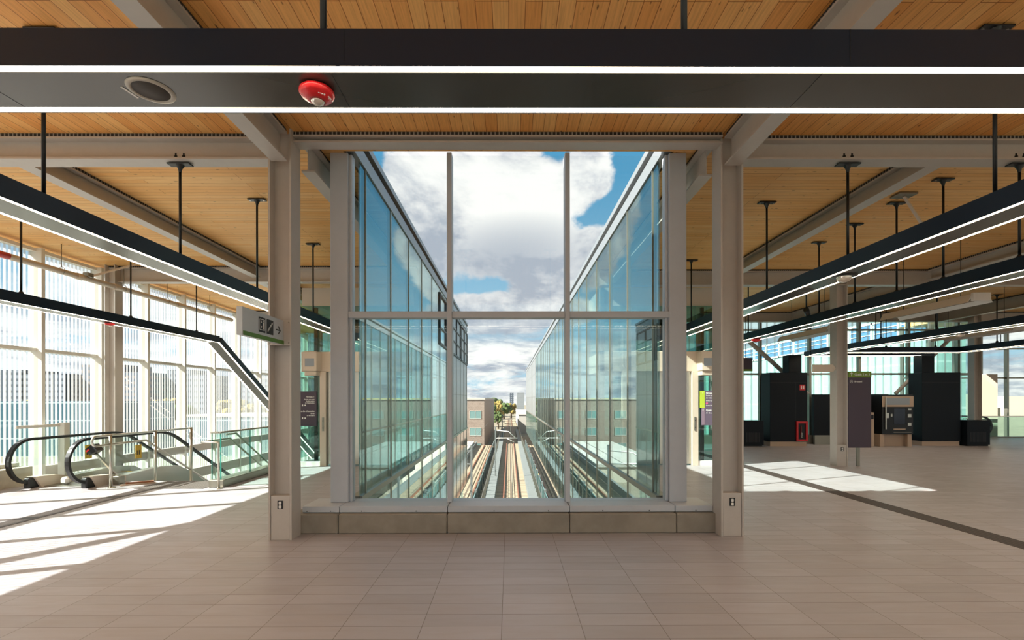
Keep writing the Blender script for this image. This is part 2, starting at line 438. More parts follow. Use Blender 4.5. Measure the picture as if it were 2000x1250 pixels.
    def isec_x(s, yc, x0, x1, zb, zt, wf, tf=0.022, tw=0.014):
        s.box(x0, x1, yc - wf / 2, yc + wf / 2, zb, zb + tf); s.box(x0, x1, yc - wf / 2, yc + wf / 2, zt - tf, zt)
        return s.box(x0, x1, yc - tw / 2, yc + tw / 2, zb + tf, zt - tf)
    def build(s, name, m, parent=None, org=None):
        me = bpy.data.meshes.new(name)
        vs = s.v
        pl = Vector((0, 0, 0))
        if parent is not None:
            q = parent
            while q is not None: pl = pl + q.location; q = q.parent
        else: pl = Vector(org) if org else Vector((0, 0, 0))
        vs = [(a - pl.x, b - pl.y, c - pl.z) for a, b, c in vs]
        me.from_pydata(vs, [], s.f); me.polygons.foreach_set('use_smooth', s.sm)
        me.materials.append(m); me.update()
        import bmesh
        bm = bmesh.new(); bm.from_mesh(me); bmesh.ops.recalc_face_normals(bm, faces=bm.faces); bm.to_mesh(me); bm.free()
        o = bpy.data.objects.new(name, me); COL.objects.link(o)
        if parent is not None: o.parent = parent
        elif org: o.location = org
        return o

def tag(o, label, cat, group=None):
    o['label'] = label; o['category'] = cat
    if group: o['group'] = group
    return o
def thing(name, label, cat, loc=(0, 0, 0), group=None):
    o = bpy.data.objects.new(name, None); COL.objects.link(o); o.location = loc; o.empty_display_size = 0.2
    return tag(o, label, cat, group)
def struct(name, mb, m, parent=None):
    o = mb.build(name, m, parent)
    if parent is None: o['kind'] = 'structure'
    return o
def sroot(name, label=None):
    o = bpy.data.objects.new(name, None); COL.objects.link(o); o['kind'] = 'structure'
    if label: o['label'] = label
    return o
def text(body, name, size, m, parent, loc, rot, align='LEFT', extrude=0.001, bold=0.0):
    c = bpy.data.curves.new(name, 'FONT'); c.resolution_u = 3; c.body = body; c.size = size; c.align_x = align
    c.extrude = extrude; c.offset = bold
    c.materials.append(m)
    tmp = bpy.data.objects.new(name + '_curve', c)
    me = bpy.data.meshes.new_from_object(tmp); bpy.data.objects.remove(tmp); bpy.data.curves.remove(c)
    o = bpy.data.objects.new(name, me); COL.objects.link(o); o.parent = parent
    pl = Vector((0, 0, 0)); q = parent
    while q is not None: pl = pl + q.location; q = q.parent
    o.location = Vector(loc) - pl; o.rotation_euler = rot
    return o
FACE_CAM = (PI / 2, 0, 0)          # lettering read from -Y
FACE_RIGHT = (PI / 2, 0, PI / 2)   # lettering read from +X

#==SETTING==
CEIL = 5.0
fl = MB()
fl.box(-10.1, 30, -3.5, 6.75, -0.3, 0); fl.box(-10.1, -2.3, 6.75, 10.2, -0.3, 0); fl.box(2.3, 30, 6.75, 10.2, -0.3, 0)
fl.box(-10.1, -9.72, 10.2, 10.3, -0.3, 0)
fl.box(-5.72, -2.3, 10.2, 24, -0.3, 0)
fl.box(2.3, 18, 10.2, 18.6, -0.3, 0)
fl.box(18, 30, 10.2, 21.2, -0.3, 0)
struct('floor', fl, floor_m)
lf = MB(); lf.box(-10.1, -2.3, 10.4, 24, -4.4, -4.2)
struct('floor_lower', lf, floor_m)
struct('ceiling', MB().box(-10.4, 30, -3.7, 6.1, CEIL, CEIL + 0.3), wood_y)
c2 = MB()
c2.box(-10.4, -2.2, 6.1, 24, CEIL, CEIL + 0.3); c2.box(2.2, 18.3, 6.1, 18.9, CEIL, CEIL + 0.3); c2.box(18.3, 30, 6.1, 22.3, CEIL, CEIL + 0.3)
c2.box(-2.2, 2.2, 6.1, 6.42, CEIL, CEIL + 0.3)
struct('ceiling', c2, wood_x)
lw = MB(); lw.box(-10.25, -9.72, -3.5, 9.9, 0, 0.36)
struct('wall_left', lw, lowconc)
kb = MB()
xs = [-2.78, -2.18, -0.795, 0.765, 2.13, 2.78]
for a, b in zip(xs[:-1], xs[1:]): kb.cbox(a + 0.004, b - 0.004, 6.15, 6.75, 0, 0.25, 0.012)
struct('wall_front', kb, concrete)

# ---- main window onto the tracks
WY = 6.47
w1 = sroot('window_1', 'tall three bay window looking down the railway, divided by two mullions and a transom')
def wpart(name, x0, x1, y0, y1, z0, z1, m=frame_m, c=0.006):
    return MB().cbox(x0, x1, y0, y1, z0, z1, c).build(name, m, w1)
wpart('jamb', -2.385, -2.15, WY - 0.02, WY + 0.2, 0.335, CEIL)
wpart('jamb', 2.14, 2.37, WY - 0.02, WY + 0.2, 0.335, CEIL)
wpart('frame', -2.15, -2.11, WY + 0.03, WY + 0.16, 0.335, CEIL)
wpart('frame', 2.10, 2.14, WY + 0.03, WY + 0.16, 0.335, CEIL)
wpart('mullion', -0.83, -0.765, WY - 0.03, WY + 0.16, 0.335, CEIL)
wpart('mullion', 0.745, 0.81, WY - 0.03, WY + 0.16, 0.335, CEIL)
for a, b in ((-2.15, -0.83), (-0.765, 0.745), (0.81, 2.14)):
    wpart('transom', a, b, WY - 0.01, WY + 0.15, 2.80, 2.885)
sl = MB()
for a, b in ((-2.66, -2.19), (-2.182, -0.80), (-0.792, 0.768), (0.776, 2.13), (2.138, 2.62)):
    sl.cbox(a, b, 6.22, 6.74, 0.255, 0.335, 0.006)
sl.build('sill', frame_m, w1)
sc_ = MB()
for x in (-2.6, -2.3, -1.9, -1.2, -0.2, 0.5, 1.2, 1.8, 2.4): sc_.cbox(x - 0.006, x + 0.006, 6.214, 6.222, 0.268, 0.28, 0.002)
sc_.build('screw', ink, w1)
gp = MB()
for a, b in ((-2.11, -0.83), (-0.765, 0.745), (0.81, 2.10)):
    gp.box(a, b, WY + 0.07, WY + 0.082, 0.335, 2.80); gp.box(a, b, WY + 0.07, WY + 0.082, 2.885, CEIL)
gp.build('pane', g_win, w1)

# ---- curtain walls
def curtain(name, label, axis, fixed, a0, a1, step, z0, z1, gm, fm, zts, inward, depth=0.2, wdt=0.07, start=None):
    """axis 'Y': wall plane x=fixed running along y. inward = sign of the inner side"""
    r = sroot(name, label)
    def bx(m_, p0, p1, q0, q1, zz0, zz1):
        if axis == 'Y': m_.box(q0, q1, p0, p1, zz0, zz1)
        else: m_.box(p0, p1, q0, q1, zz0, zz1)
    p = MB(); bx(p, a0, a1, fixed - 0.008, fixed + 0.008, z0, z1); p.build('pane', gm, r)
    t_ = a0 if start is None else start
    q0, q1 = (fixed, fixed + inward * depth)
    while t_ <= a1 + 0.01:
        m_ = MB(); bx(m_, t_ - wdt / 2, t_ + wdt / 2, fixed - 0.04, q1, z0, z1); m_.build('mullion', fm, r)
        t_ += step
    for zt in zts:
        m_ = MB(); bx(m_, a0, a1, fixed - 0.03, fixed + inward * 0.11, zt - 0.035, zt + 0.035); m_.build('transom', fm, r)
    return r
curtain('window_2', 'long striped glass wall on the left with white mullions', 'Y', -10.1, -3.5, 9.9, 1.5, 0.36, 4.92, g_frit, wframe, (0.40, 2.77, 4.88), 1, 0.22, 0.08, start=-3.2)
curtain('window_3', 'striped glass wall on the left beside the stair opening', 'Y', -10.1, 9.9, 24, 1.5, -4.2, 4.92, g_frit, wframe, (-2.0, 2.77, 4.88), 1, 0.22, 0.08, start=10.3)
sp = MB(); sp.box(-10.0, -9.9, 10.3, 24, 0.08, 0.30); sp.box(-10.0, -9.9, 10.3, 24, -0.75, -0.45)
struct('trim_1', sp, steel)
curtain('window_4', 'glass wall closing the left wing', 'X', 24.0, -10.1, -2.3, 1.5, -4.2, 5.0, g_fritx, wframe, (2.77,), -1)
curtain('window_5', 'glass wall behind the dark service kiosks', 'X', 18.6, 2.3, 18.0, 1.9, 0.33, 5.0, g_fritx, ss_dark, (2.66, 4.35), -1, 0.18, 0.09, start=3.9)
struct('wall_back', MB().box(2.3, 18.0, 18.3, 18.75, 0, 0.33), concrete)
curtain('window_6', 'glass wall returning at the far right', 'Y', 18.0, 18.75, 22.1, 1.9, 0.0, 5.0, g_clear, ss_dark, (2.66,), 1)
curtain('window_7', 'tall bright glass wall at the far right', 'X', 22.2, 18.0, 30, 1.2, -3.0, 5.0, g_clear, ss_dark, (2.66, 4.0), -1, 0.2, 0.08)
curtain('window_8_unseen', 'unseen glass wall behind the camera, set close to let daylight in', 'X', -3.5, -10.1, 30, 2.0, 0.0, 5.0, g_clear, wframe, (2.77,), 1)  # unseen rear glazing, placed near so daylight fills the floor and ceiling
curtain('window_9_unseen', 'unseen wall on the right side, glazed to let more daylight in', 'Y', 30.0, -3.5, 22, 2.0, 0.0, 5.0, g_clear, wframe, (2.77,), -1)  # out of view; glass rather than solid wall, for extra daylight

# ---- outer walls of the light well beyond the window (coated glass, reflective)
def well_wall(name, label, sgn, y1, yg, zlow):
    r = sroot(name, label)
    x = sgn * 2.08; xo = sgn * 2.20
    p = MB(); p.box(x, x + sgn * 0.02, 6.75, yg, 0.34, 5.02); p.build('pane', g_void, r)
    l = MB(); l.box(x, x + sgn * 0.02, 6.75, yg, zlow, 0.30); l.build('lower_pane', g_void, r)
    b = MB(); b.box(x + sgn * 0.6, x + sgn * 0.7, 6.75, yg, zlow, 0.0); b.build('lower_lining', teal_panel, r)
    if y1 > yg:
        q = MB(); q.box(x, xo, yg, y1, 0.30, 5.30); q.build('panel', panel_grey, r)
        q = MB(); q.box(x, xo, yg, y1, zlow, 0.30); q.build('lower_panel', spandrel, r)
    yy = 7.0
    while yy < y1:
        MB().box(x - sgn * 0.012, x + sgn * 0.06, yy - 0.012, yy + 0.012, zlow, 5.1).build('joint', ss_dark, r); yy += 1.5
    MB().box(x - sgn * 0.03, x + sgn * 0.14, 6.75, y1, 0.28, 0.36).build('ledge', ss_dark, r)
    cp = MB(); cp.box(x - sgn * 0.05, x + sgn * 0.3, 6.44, y1, 5.30, 5.40); cp.box(x - sgn * 0.02, x + sgn * 0.1, 6.44, y1, 5.02, 5.22)
    cp.build('parapet', parapet, r)
    return r
wl = well_wall('wall_well_left', 'left outer glass wall of the light well, mirror-like under a metal parapet', -1, 23.8, 16.4, -2.3)
wr = well_wall('wall_well_right', 'right outer glass wall of the light well, mirror-like under a metal parapet', 1, 60.0, 38.5, -2.3)
fr_ = MB()
for ya, yb in ((14.4, 17.2), (17.5, 20.4), (20.7, 23.6)):
    fr_.box(-2.04, -2.09, ya, yb, 3.35, 3.42); fr_.box(-2.04, -2.09, ya, yb, 4.83, 4.90); fr_.box(-2.045, -2.085, ya, yb, 3.85, 3.89); fr_.box(-2.045, -2.085, ya, yb, 4.33, 4.37)
    for yy in (ya, (ya + yb) / 2, yb): fr_.box(-2.04, -2.09, yy - 0.04, yy + 0.04, 3.35, 4.90)
fr_.build('clerestory_frame', ink, wl)

#==FRAME OF THE HALL==
def column(x, y, label, w_=0.28, d=0.26, top=CEIL, cover=0.54, face=-1):
    r = thing('steel_column', label, 'column', (x, y, 0))
    m_ = MB(); tf = 0.022
    m_.box(x - w_ / 2, x - w_ / 2 + tf, y - d / 2, y + d / 2, 0, top); m_.box(x + w_ / 2 - tf, x + w_ / 2, y - d / 2, y + d / 2, 0, top)
    m_.box(x - w_ / 2 + tf, x + w_ / 2 - tf, y - 0.01, y + 0.01, 0, top)
    m_.build('shaft', steel, r)
    if cover:
        cv = MB().cbox(x - w_ / 2 + tf + 0.002, x + w_ / 2 - tf - 0.002, y - d / 2 + 0.008, y - 0.01, 0, cover, 0.004).build('base_cover', steel, r)
        yf = y - d / 2 + 0.008
        ol = MB().cbox(x - 0.022 - 0.012, x + 0.034, yf - 0.006, yf, 0.40 - 0.02, 0.50 - 0.02, 0.002).build('power_outlet', black, cv)
        s2 = MB()
        for dz in (0.405, 0.452): s2.lathe([(0.0, 0)], 0, 0, 3) if False else s2.cbox(x - 0.016, x + 0.016, yf - 0.010, yf - 0.005, dz - 0.018, dz + 0.018, 0.006)
        s2.build('socket_face', textw, cv)
    return r
column(-2.787, 6.013, 'steel column left of the big window, carrying the white direction sign')
column(2.764, 6.113, 'steel column just right of the big window')
column(-9.72, 11.93, 'steel column against the striped glass behind the escalator', w_=0.25, d=0.24, cover=None)
column(8.43, 12.34, 'steel column with outlet cover beside the purple totem', cover=0.54)
column(17.45, 18.05, 'steel column beyond the dark kiosk, at the far right', cover=None)

def beam(label, axis, c, a0, a1, zb=4.60, zt=4.985, wf=0.20, group=None):
    mid = (a0 + a1) / 2
    r = thing('steel_beam', label, 'beam', (c, mid, zb) if axis == 'Y' else (mid, c, zb), group)
    m_ = MB(); d = MB()
    if axis == 'Y':
        m_.isec_y(c, a0, a1, zb, zt - 0.03, wf); d.box(c - wf / 2 + 0.015, c + wf / 2 - 0.015, a0, a1, zt - 0.03, CEIL - 0.001)
    else:
        m_.isec_x(c, a0, a1, zb, zt - 0.03, wf); d.box(a0, a1, c - wf / 2 + 0.015, c + wf / 2 - 0.015, zt - 0.03, CEIL - 0.001)
    m_.build('girder', steel, r); d.build('deck_strip', deck_m, r)
    return r
beam('long steel girder overhead running to the left window column', 'Y', -2.787, -3.3, 5.88, wf=0.19)
beam('long steel girder overhead running to the right window column', 'Y', 2.764, -3.3, 5.98, wf=0.19)
beam('steel girder past the left window column toward the lift', 'Y', -2.55, 6.15, 12.0, wf=0.17)
beam('steel girder past the right window column toward the lift', 'Y', 2.55, 6.25, 12.0, wf=0.17)
beam('shallow steel head beam over the big window', 'X', 6.02, -2.66, 2.63, zb=4.86, wf=0.17)
beam('steel cross beam left of the window column, with one hanger clamp', 'X', 6.09, -10.05, -2.94, zb=4.68, wf=0.22)
beam('steel cross beam right of the window column, with two hanger clamps', 'X', 6.12, 2.92, 20, zb=4.70, wf=0.22)
beam('steel girder crossing the left bay above the long light bar', 'Y', -6.2, 6.21, 11.88, zb=4.70)
beam('steel girder crossing the right bay above the light bars', 'Y', 5.5, 6.24, 12.2, zb=4.71)
beam('steel cross beam of the left wing over the escalator', 'X', 12.0, -9.83, -2.3, zb=4.60)
beam('steel cross beam on top of the totem column', 'X', 12.33, 2.3, 20, zb=4.60)
beam('steel girder of the right wing nearest the totem', 'Y', 10.7, 6.24, 12.2, zb=4.71)
beam('steel girder above the first dark kiosk', 'Y', 10.7, 12.45, 18.2, zb=4.62)
beam('steel girder at the far right bay near the camera', 'Y', 16.0, 6.24, 12.2, zb=4.71)
beam('steel girder over the second dark kiosk', 'Y', 16.2, 12.45, 18.2, zb=4.60)
beam('steel edge beam over the rear glass wall', 'X', 18.3, 2.3, 20, zb=4.62, wf=0.18)
beam('steel girder along the left wing beyond the cross beam', 'Y', -6.2, 12.12, 23.9, zb=4.62)
beam('steel cross beam at the far end of the left wing', 'X', 18.0, -9.9, -2.3, zb=4.60)
def diag(name, label, a, b, w_, m=steel):
    mid = (Vector(a) + Vector(b)) / 2
    o = MB().tube([a, b], w_ / 2, 14).build(name, m, None, tuple(mid)); tag(o, label, 'brace'); return o
diag('diagonal_brace', 'diagonal steel brace behind the first dark kiosk', (8.3, 18.2, 4.55), (11.25, 18.2, 1.9), 0.16)
diag('diagonal_brace', 'diagonal steel brace rising behind the second dark kiosk', (14.6, 18.22, 1.9), (17.0, 18.22, 4.3), 0.13)
diag('diagonal_brace', 'diagonal steel brace of the left glass wall', (-9.75, 5.1, 4.9), (-9.75, -0.8, 0.52), 0.2)

#==LIGHT BARS==
ZB, ZT, BW = 3.286, 3.462, 0.38
def hanger(r, x, y, ztop=CEIL, clamp=False, zbot=ZT):
    o = MB()
    o.tube([(x, y, zbot), (x, y, ztop - 0.02)], 0.016, 10)
    o.lathe([(0.035, zbot), (0.035, zbot + 0.05), (0.02, zbot + 0.07)], x, y, 10)
    o.lathe([(0.016, ztop - 0.12), (0.022, ztop - 0.08), (0.05, ztop - 0.03)], x, y, 10)
    h = o.build('hanger_rod', black, r)
    pl = MB(); pl.cbox(x - 0.14, x + 0.14, y - 0.05, y + 0.05, ztop - 0.028, ztop - 0.012, 0.003)
    if clamp:
        for dx in (-0.05, 0.05): pl.tube([(x + dx, y, ztop - 0.02), (x + dx, y, ztop + 0.12)], 0.014, 8)
        for dx in (-0.05, 0.05): pl.tube([(x + dx, y, ztop + 0.04), (x + dx, y, ztop + 0.09)], 0.024, 8)
    pl.build('ceiling_plate', black, h)
    if not clamp:
        bo = MB()
        for dx in (-0.11, 0.11): bo.lathe([(0.0, ztop - 0.036), (0.014, ztop - 0.036), (0.014, ztop - 0.028)], x + dx, y, 8)
        bo.build('bolt', lens_m, h)
    return h
def light_bar(label, pts, rods, joints=(), m=bar_m):
    """channel swept through two or three points in plan/elevation; BW wide with two LED lines at its lower edges"""
    a, b = Vector(pts[0]), Vector(pts[-1])
    r = thing('pendant_light_bar', label, 'light', tuple((a + b) / 2), 'suspended linear light bars')
    hs = MB(); st = [MB(), MB()]; un = MB(); jt = MB()
    H = ZT - ZB
    for p, q in zip(pts[:-1], pts[1:]):
        p, q = Vector(p), Vector(q); d = (q - p).normalized()
        side = Vector((0, 0, 1)).cross(d).normalized(); up = d.cross(side).normalized()
        def slab(mb, s0, s1, u0, u1):
            vs = []
            for e in (p, q):
                for s_, u_ in ((s0, u0), (s1, u0), (s1, u1), (s0, u1)): vs.append(e + side * s_ + up * u_)
            mb.raw(vs, [(0, 3, 2, 1), (4, 5, 6, 7), (0, 1, 5, 4), (1, 2, 6, 5), (2, 3, 7, 6), (3, 0, 4, 7)])
        slab(hs, -BW / 2, BW / 2, 0.022, H); slab(hs, -BW / 2, -BW / 2 + 0.004, 0, 0.022); slab(hs, BW / 2 - 0.004, BW / 2, 0, 0.022)
        slab(un, -BW / 2 + 0.05, BW / 2 - 0.05, 0, 0.022)
        slab(st[0], -BW / 2 + 0.006, -BW / 2 + 0.048, 0.002, 0.021); slab(st[1], BW / 2 - 0.048, BW / 2 - 0.006, 0.002, 0.021)
    hs.build('housing', m, r); un.build('soffit_panel', bar_under, r)
    for s_ in st: s_.build('light_strip', led, r)
    for (jx0, jx1, jy0, jy1, jz0, jz1) in joints: jt.box(jx0, jx1, jy0, jy1, jz0, jz1)
    if joints: jt.build('panel_joint', ink, r)
    for rd in rods: hanger(r, *rd)
    return r
YF = 2.48
light_bar('nearest light bar, spanning the whole width of the picture', [(-4.32, YF, ZB), (4.49, YF, ZB)],
          [(-0.95, YF), (0.90, YF)],
          joints=[(-0.781, -0.779, YF - 0.192, YF - 0.18, ZB + 0.02, ZT), (1.62, 1.622, YF - 0.192, YF - 0.18, ZB + 0.02, ZT),
                  (-0.861, -0.859, YF - 0.14, YF + 0.14, ZB - 0.001, ZB + 0.001), (-2.61, -2.607, YF - 0.14, YF + 0.14, ZB - 0.001, ZB + 0.001), (1.52, 1.523, YF - 0.14, YF + 0.14, ZB - 0.001, ZB + 0.001)])
light_bar('long light bar on the left, running behind the window column', [(-4.13, YF + 0.19, ZB), (-4.13, 12.2, ZB)],
          [(-4.13, 4.31), (-4.13, 6.09, 4.68, True), (-4.13, 7.94), (-4.13, 10.2)])
light_bar('outer left light bar that bends down over the escalator', [(-8.19, -3.0, ZB), (-8.19, 13.4, ZB), (-8.19, 20.5, ZB - 4.1)],
          [(-8.19, 4.2), (-8.19, 8.15), (-8.19, 10.5), (-8.19, 12.7)])
light_bar('first long light bar right of the window column', [(4.30, YF + 0.19, ZB), (4.30, 12.0, ZB)],
          [(4.30, 4.26), (4.30, 6.12, 4.70, True), (4.30, 8.05), (4.30, 11.4)])
light_bar('second light bar on the right, passing in front of the totem column', [(6.49, -3.0, ZB), (6.49, 14.6, ZB)],
          [(6.49, 4.3), (6.49, 6.12, 4.70, True), (6.49, 7.2), (6.49, 8.07), (6.49, 9.05), (6.49, 10.1), (6.49, 13.1)])
light_bar('third light bar on the right, ending over the first dark kiosk', [(10.95, 4.0, ZB), (10.95, 17.2, ZB)],
          [(10.95, 9.2), (10.95, 12.33, 4.60, True), (10.95, 14.2), (10.95, 16.2)])
light_bar('farthest right light bar, nearest to the far glass wall', [(15.4, 6.0, ZB), (15.4, 16.3, ZB)],
          [(15.4, 12.33, 4.60, True), (15.4, 15.2)])
light_bar('distant crosswise light bar in front of the two dark kiosks', [(11.2, 16.5, ZB), (15.6, 16.5, ZB)], [(12.9, 16.5), (14.6, 16.5)])
light_bar('distant crosswise light bar over the ticket machine', [(10.95, 17.75, ZB), (15.5, 17.75, ZB)], [(13.5, 17.75)])

# things fixed under the nearest bar
def strobe(x, y, z, label, k=1.0):
    r = thing('fire_strobe', label, 'fire alarm', (x, y, z))
    b = MB(); b.lathe([(0.0, z), (0.072 * k, z), (0.085 * k, z - 0.012 * k), (0.086 * k, z - 0.024 * k), (0.076 * k, z - 0.038 * k), (0.055 * k, z - 0.046 * k), (0.050 * k, z - 0.052 * k), (0.0, z - 0.055 * k)], x, y, 36)
    b.build('base', red, r)
    l = MB(); l.lathe([(0.034 * k, z - 0.050 * k), (0.033 * k, z - 0.058 * k), (0.026 * k, z - 0.067 * k), (0.013 * k, z - 0.072 * k), (0.0, z - 0.073 * k)], x, y + 0.01, 24)
    l.build('lens', lens_m, r)
    rg = MB(); rg.lathe([(0.040 * k, z - 0.049 * k), (0.041 * k, z - 0.057 * k), (0.034 * k, z - 0.058 * k)], x, y + 0.01, 24); rg.build('bezel', red_dark, r)
    return r
sx = -0.977
fs = strobe(sx, 2.465, ZB, 'red round fire strobe with lettering under the nearest light bar')
text('FIRE', 'lettering', 0.020, textw, fs, (sx + 0.018, 2.425, ZB - 0.047), (PI, 0, 0.5))
text('FEU', 'lettering', 0.020, textw, fs, (sx + 0.052, 2.455, ZB - 0.043), (PI, 0.2, 1.2))
px_, py_ = -1.825, 2.475
sp_ = thing('ceiling_speaker', 'round loudspeaker with dark grille set in the nearest light bar', 'speaker', (px_, py_, ZB))
m_ = MB(); m_.lathe([(0.080, ZB + 0.003), (0.083, ZB - 0.006), (0.090, ZB - 0.009), (0.105, ZB - 0.005), (0.107, ZB + 0.001)], px_, py_, 48); m_.build('ring', spk_ring, sp_)
m_ = MB(); m_.lathe([(0.0, ZB - 0.004), (0.082, ZB - 0.004), (0.084, ZB + 0.001)], px_, py_, 48); m_.build('grille', spk, sp_)
o = MB().bar((px_ - 0.128, py_ - 0.03, ZB - 0.0015), (px_ - 0.112, py_ + 0.06, ZB - 0.0015), 0.012, 0.003).build('paper_label', textw); tag(o, 'small white strip label beside the round loudspeaker', 'label')
strobe(-8.19, 9.95, ZB, 'small red strobe under the outer left light bar')
strobe(6.49, 12.7, ZB, 'red strobe under the second right light bar', 1.3)
def dome(x, y, z, label):
    r = thing('dome_camera', label, 'camera', (x, y, z))
    MB().lathe([(0.15, z), (0.15, z - 0.008), (0.09, z - 0.012)], x, y, 28).build('base', black, r)
    MB().lathe([(0.085, z - 0.010), (0.082, z - 0.04), (0.055, z - 0.075), (0.0, z - 0.088)], x, y, 24).build('bubble', lens_m, r)
dome(4.30, 6.19, ZB, 'dome camera under the first right light bar')
dome(10.95, 11.7, ZB, 'small dome camera under the third right light bar')
o = MB().lathe([(0.0, ZB - 0.004), (0.10, ZB - 0.004), (0.11, ZB)], 4.30, 7.0, 24).build('ceiling_speaker', spk); tag(o, 'flush round speaker under the first right light bar, beyond the dome camera', 'speaker')

#==SIGN ON LEFT COLUMN==
sg = thing('direction_sign', 'white direction sign with lift, escalator and arrow symbols on the left window column', 'sign', (-2.75, 5.43, 2.375))
MB().cbox(-2.80, -2.735, 4.97, 5.875, 2.375, 2.667, 0.004).build('sign_panel', signgrey, sg)
MB().cbox(-2.735, -2.729, 4.98, 5.872, 2.375, 2.42, 0.001).build('green_band', dgreen, sg)
MB().cbox(-2.93, -2.645, 5.868, 5.882, 2.37, 2.668, 0.004).build('bracket_plate', steel, sg)
sc2 = MB()
for xx in (-2.90, -2.67):
    for zz in (2.395, 2.643): sc2.cbox(xx - 0.008, xx + 0.008, 5.862, 5.87, zz - 0.008, zz + 0.008, 0.003)
sc2.build('screw', ss_dark, sg)
XS = -2.7345
def pq(mb, y0, y1, z0, z1, d=0.002): mb.box(XS, XS + d, y0, y1, z0, z1)
ic = MB(); pq(ic, 5.287, 5.431, 2.452, 2.618); pq(ic, 5.462, 5.612, 2.452, 2.618); i1 = ic.build('pictogram_ground', ink, sg)
ic = MB()
def fr4(y0, y1, z0, z1, t_): pq(ic, y0, y1, z0, z0 + t_, .003); pq(ic, y0, y1, z1 - t_, z1, .003); pq(ic, y0, y0 + t_, z0, z1, .003); pq(ic, y1 - t_, y1, z0, z1, .003)
fr4(5.302, 5.416, 2.475, 2.597, 0.007)
ic.prism([(5.332, 2.555), (5.352, 2.555), (5.342, 2.583)], XS, XS + .003, 'X'); ic.prism([(5.332, 2.52), (5.352, 2.52), (5.342, 2.492)], XS, XS + .003, 'X')
pq(ic, 5.374, 5.398, 2.525, 2.562, .003); pq(ic, 5.378, 5.394, 2.488, 2.53, .003); pq(ic, 5.380, 5.392, 2.567, 2.58, .003)
for k in range(4): ic.bar((XS + .002, 5.487 + k * .027, 2.487 + k * .026), (XS + .002, 5.507 + k * .027, 2.506 + k * .026), 0.003, 0.022, up=(0, 0, 1))
ic.bar((XS + .002, 5.480, 2.480), (XS + .002, 5.596, 2.592), 0.003, 0.008)
ic.build('pictogram', textw, sg)
ar = MB()
ar.bar((XS + .0015, 5.68, 2.53), (XS + .0015, 5.775, 2.53), 0.003, 0.014)
ar.bar((XS + .0015, 5.735, 2.575), (XS + .0015, 5.785, 2.527), 0.003, 0.014); ar.bar((XS + .0015, 5.735, 2.485), (XS + .0015, 5.785, 2.533), 0.003, 0.014)
ar.build('arrow', ink, sg)

#==LEFT: PIPE, ESCALATOR, STAIR==
PX, PZ = -9.45, 4.42
pp = thing('sprinkler_pipe', 'beige pipe hung along the left glass wall', 'pipe', (PX, 8, PZ))
MB().tube([(PX, -3.3, PZ), (PX, 16.5, PZ)], 0.06, 16).build('pipe', beige, pp)
cpl = MB()
for y in (10.6, 11.6, 13.8): cpl.tube([(PX, y, PZ), (PX, y + 0.12, PZ)], 0.072, 16)
cpl.build('coupling', beige, pp)
MB().tube([(PX, 8.6, PZ), (PX, 9.16, PZ)], 0.064, 16).build('red_band', red, pp)
for y in (7.2, 10.25, 11.9, 13.4, 15.3):
    h = MB(); h.tube([(PX, y, PZ + 0.09), (PX, y, CEIL)], 0.008, 6)
    h.tube([(PX + 0.075 * math.sin(a_), y, PZ + 0.02 + 0.075 * math.cos(a_)) for a_ in [k * PI / 6 for k in range(-5, 6)]], 0.006, 6)
    h.build('pipe_hanger', ss_dark, pp)
MB().bar((PX + 0.02, 10.9, PZ + 0.05), (PX + 0.7, 11.5, CEIL - 0.05), 0.04, 0.04).build('pipe_brace', beige, pp)
cl_ = MB(); cl_.cbox(PX - 0.05, PX + 0.09, 10.8, 10.95, PZ + 0.03, PZ + 0.13, 0.01); cl_.build('clamp', ss_dark, pp)

def arc(cy, cz, r, a0, a1, n, x):
    return [(x, cy + r * math.cos(math.radians(a0 + (a1 - a0) * k / n)), cz + r * math.sin(math.radians(a0 + (a1 - a0) * k / n))) for k in range(n + 1)]
esc = thing('escalator', 'escalator going down beside the left glass wall, black handrails and glass sides', 'escalator', (-8.75, 10.5, 0))
def balustrade(x):
    path = [(x, 9.78, 0.13)] + arc(9.43, 0.53, 0.42, 262, 90, 16, x) + [(x, 11.3, 0.95)]
    R = 1.4
    path += arc(11.3, 0.95 - R, R, 86, 60, 6, x)
    yb, zb_ = path[-1][1], path[-1][2]
    path += [(x, yb + 6.0 * math.cos(PI / 6), zb_ - 6.0 * 0.5)]
    MB().ribbon(path, 0.075, 0.05).build('handrail', rubber, esc)
    gpoly = [(p[1], p[2]) for p in path[1:]]
    end = path[-1]
    gpoly = gpoly + [(end[1], end[2] - 0.85), (11.7, 0.10), (10.3, 0.10), (9.7, 0.12)]
    MB().prism(gpoly, x - 0.006, x + 0.006).build('glass_side', g_clear, esc)
    base = MB(); base.prism([(9.55, 0.0), (10.25, 0.0), (10.25, 0.12), (9.85, 0.20), (9.42, 0.22)], x - 0.10, x + 0.10); base.build('newel_base', beige, esc)
    nb = MB(); nb.cbox(x - 0.06, x + 0.06, 9.34, 9.60, 0.0, 0.20, 0.02); nb.build('handrail_inlet', rubber, esc)
    sk = MB(); sk.prism([(10.25, -0.3), (10.25, 0.12), (11.3, 0.16), (11.9, 0.10), (12.4, -0.14), (17.6, -3.14), (17.6, -3.8), (12.3, -0.75), (11.6, -0.45)], x - 0.09, x + 0.09)
    sk.build('skirt', ss, esc)
balustrade(-9.3); balustrade(-8.2)
tr = MB(); tr.box(-9.2, -8.3, 9.6, 11.5, -0.12, 0.012)
k = 0
yy, zz = 11.5, 0.0
while k < 22:
    tr.box(-9.2, -8.3, yy, yy + 0.33, zz - 0.30 - 0.02 * (k < 2), zz - 0.02); yy += 0.30; zz -= 0.173; k += 1
tr.build('step_band', ss_dark, esc)
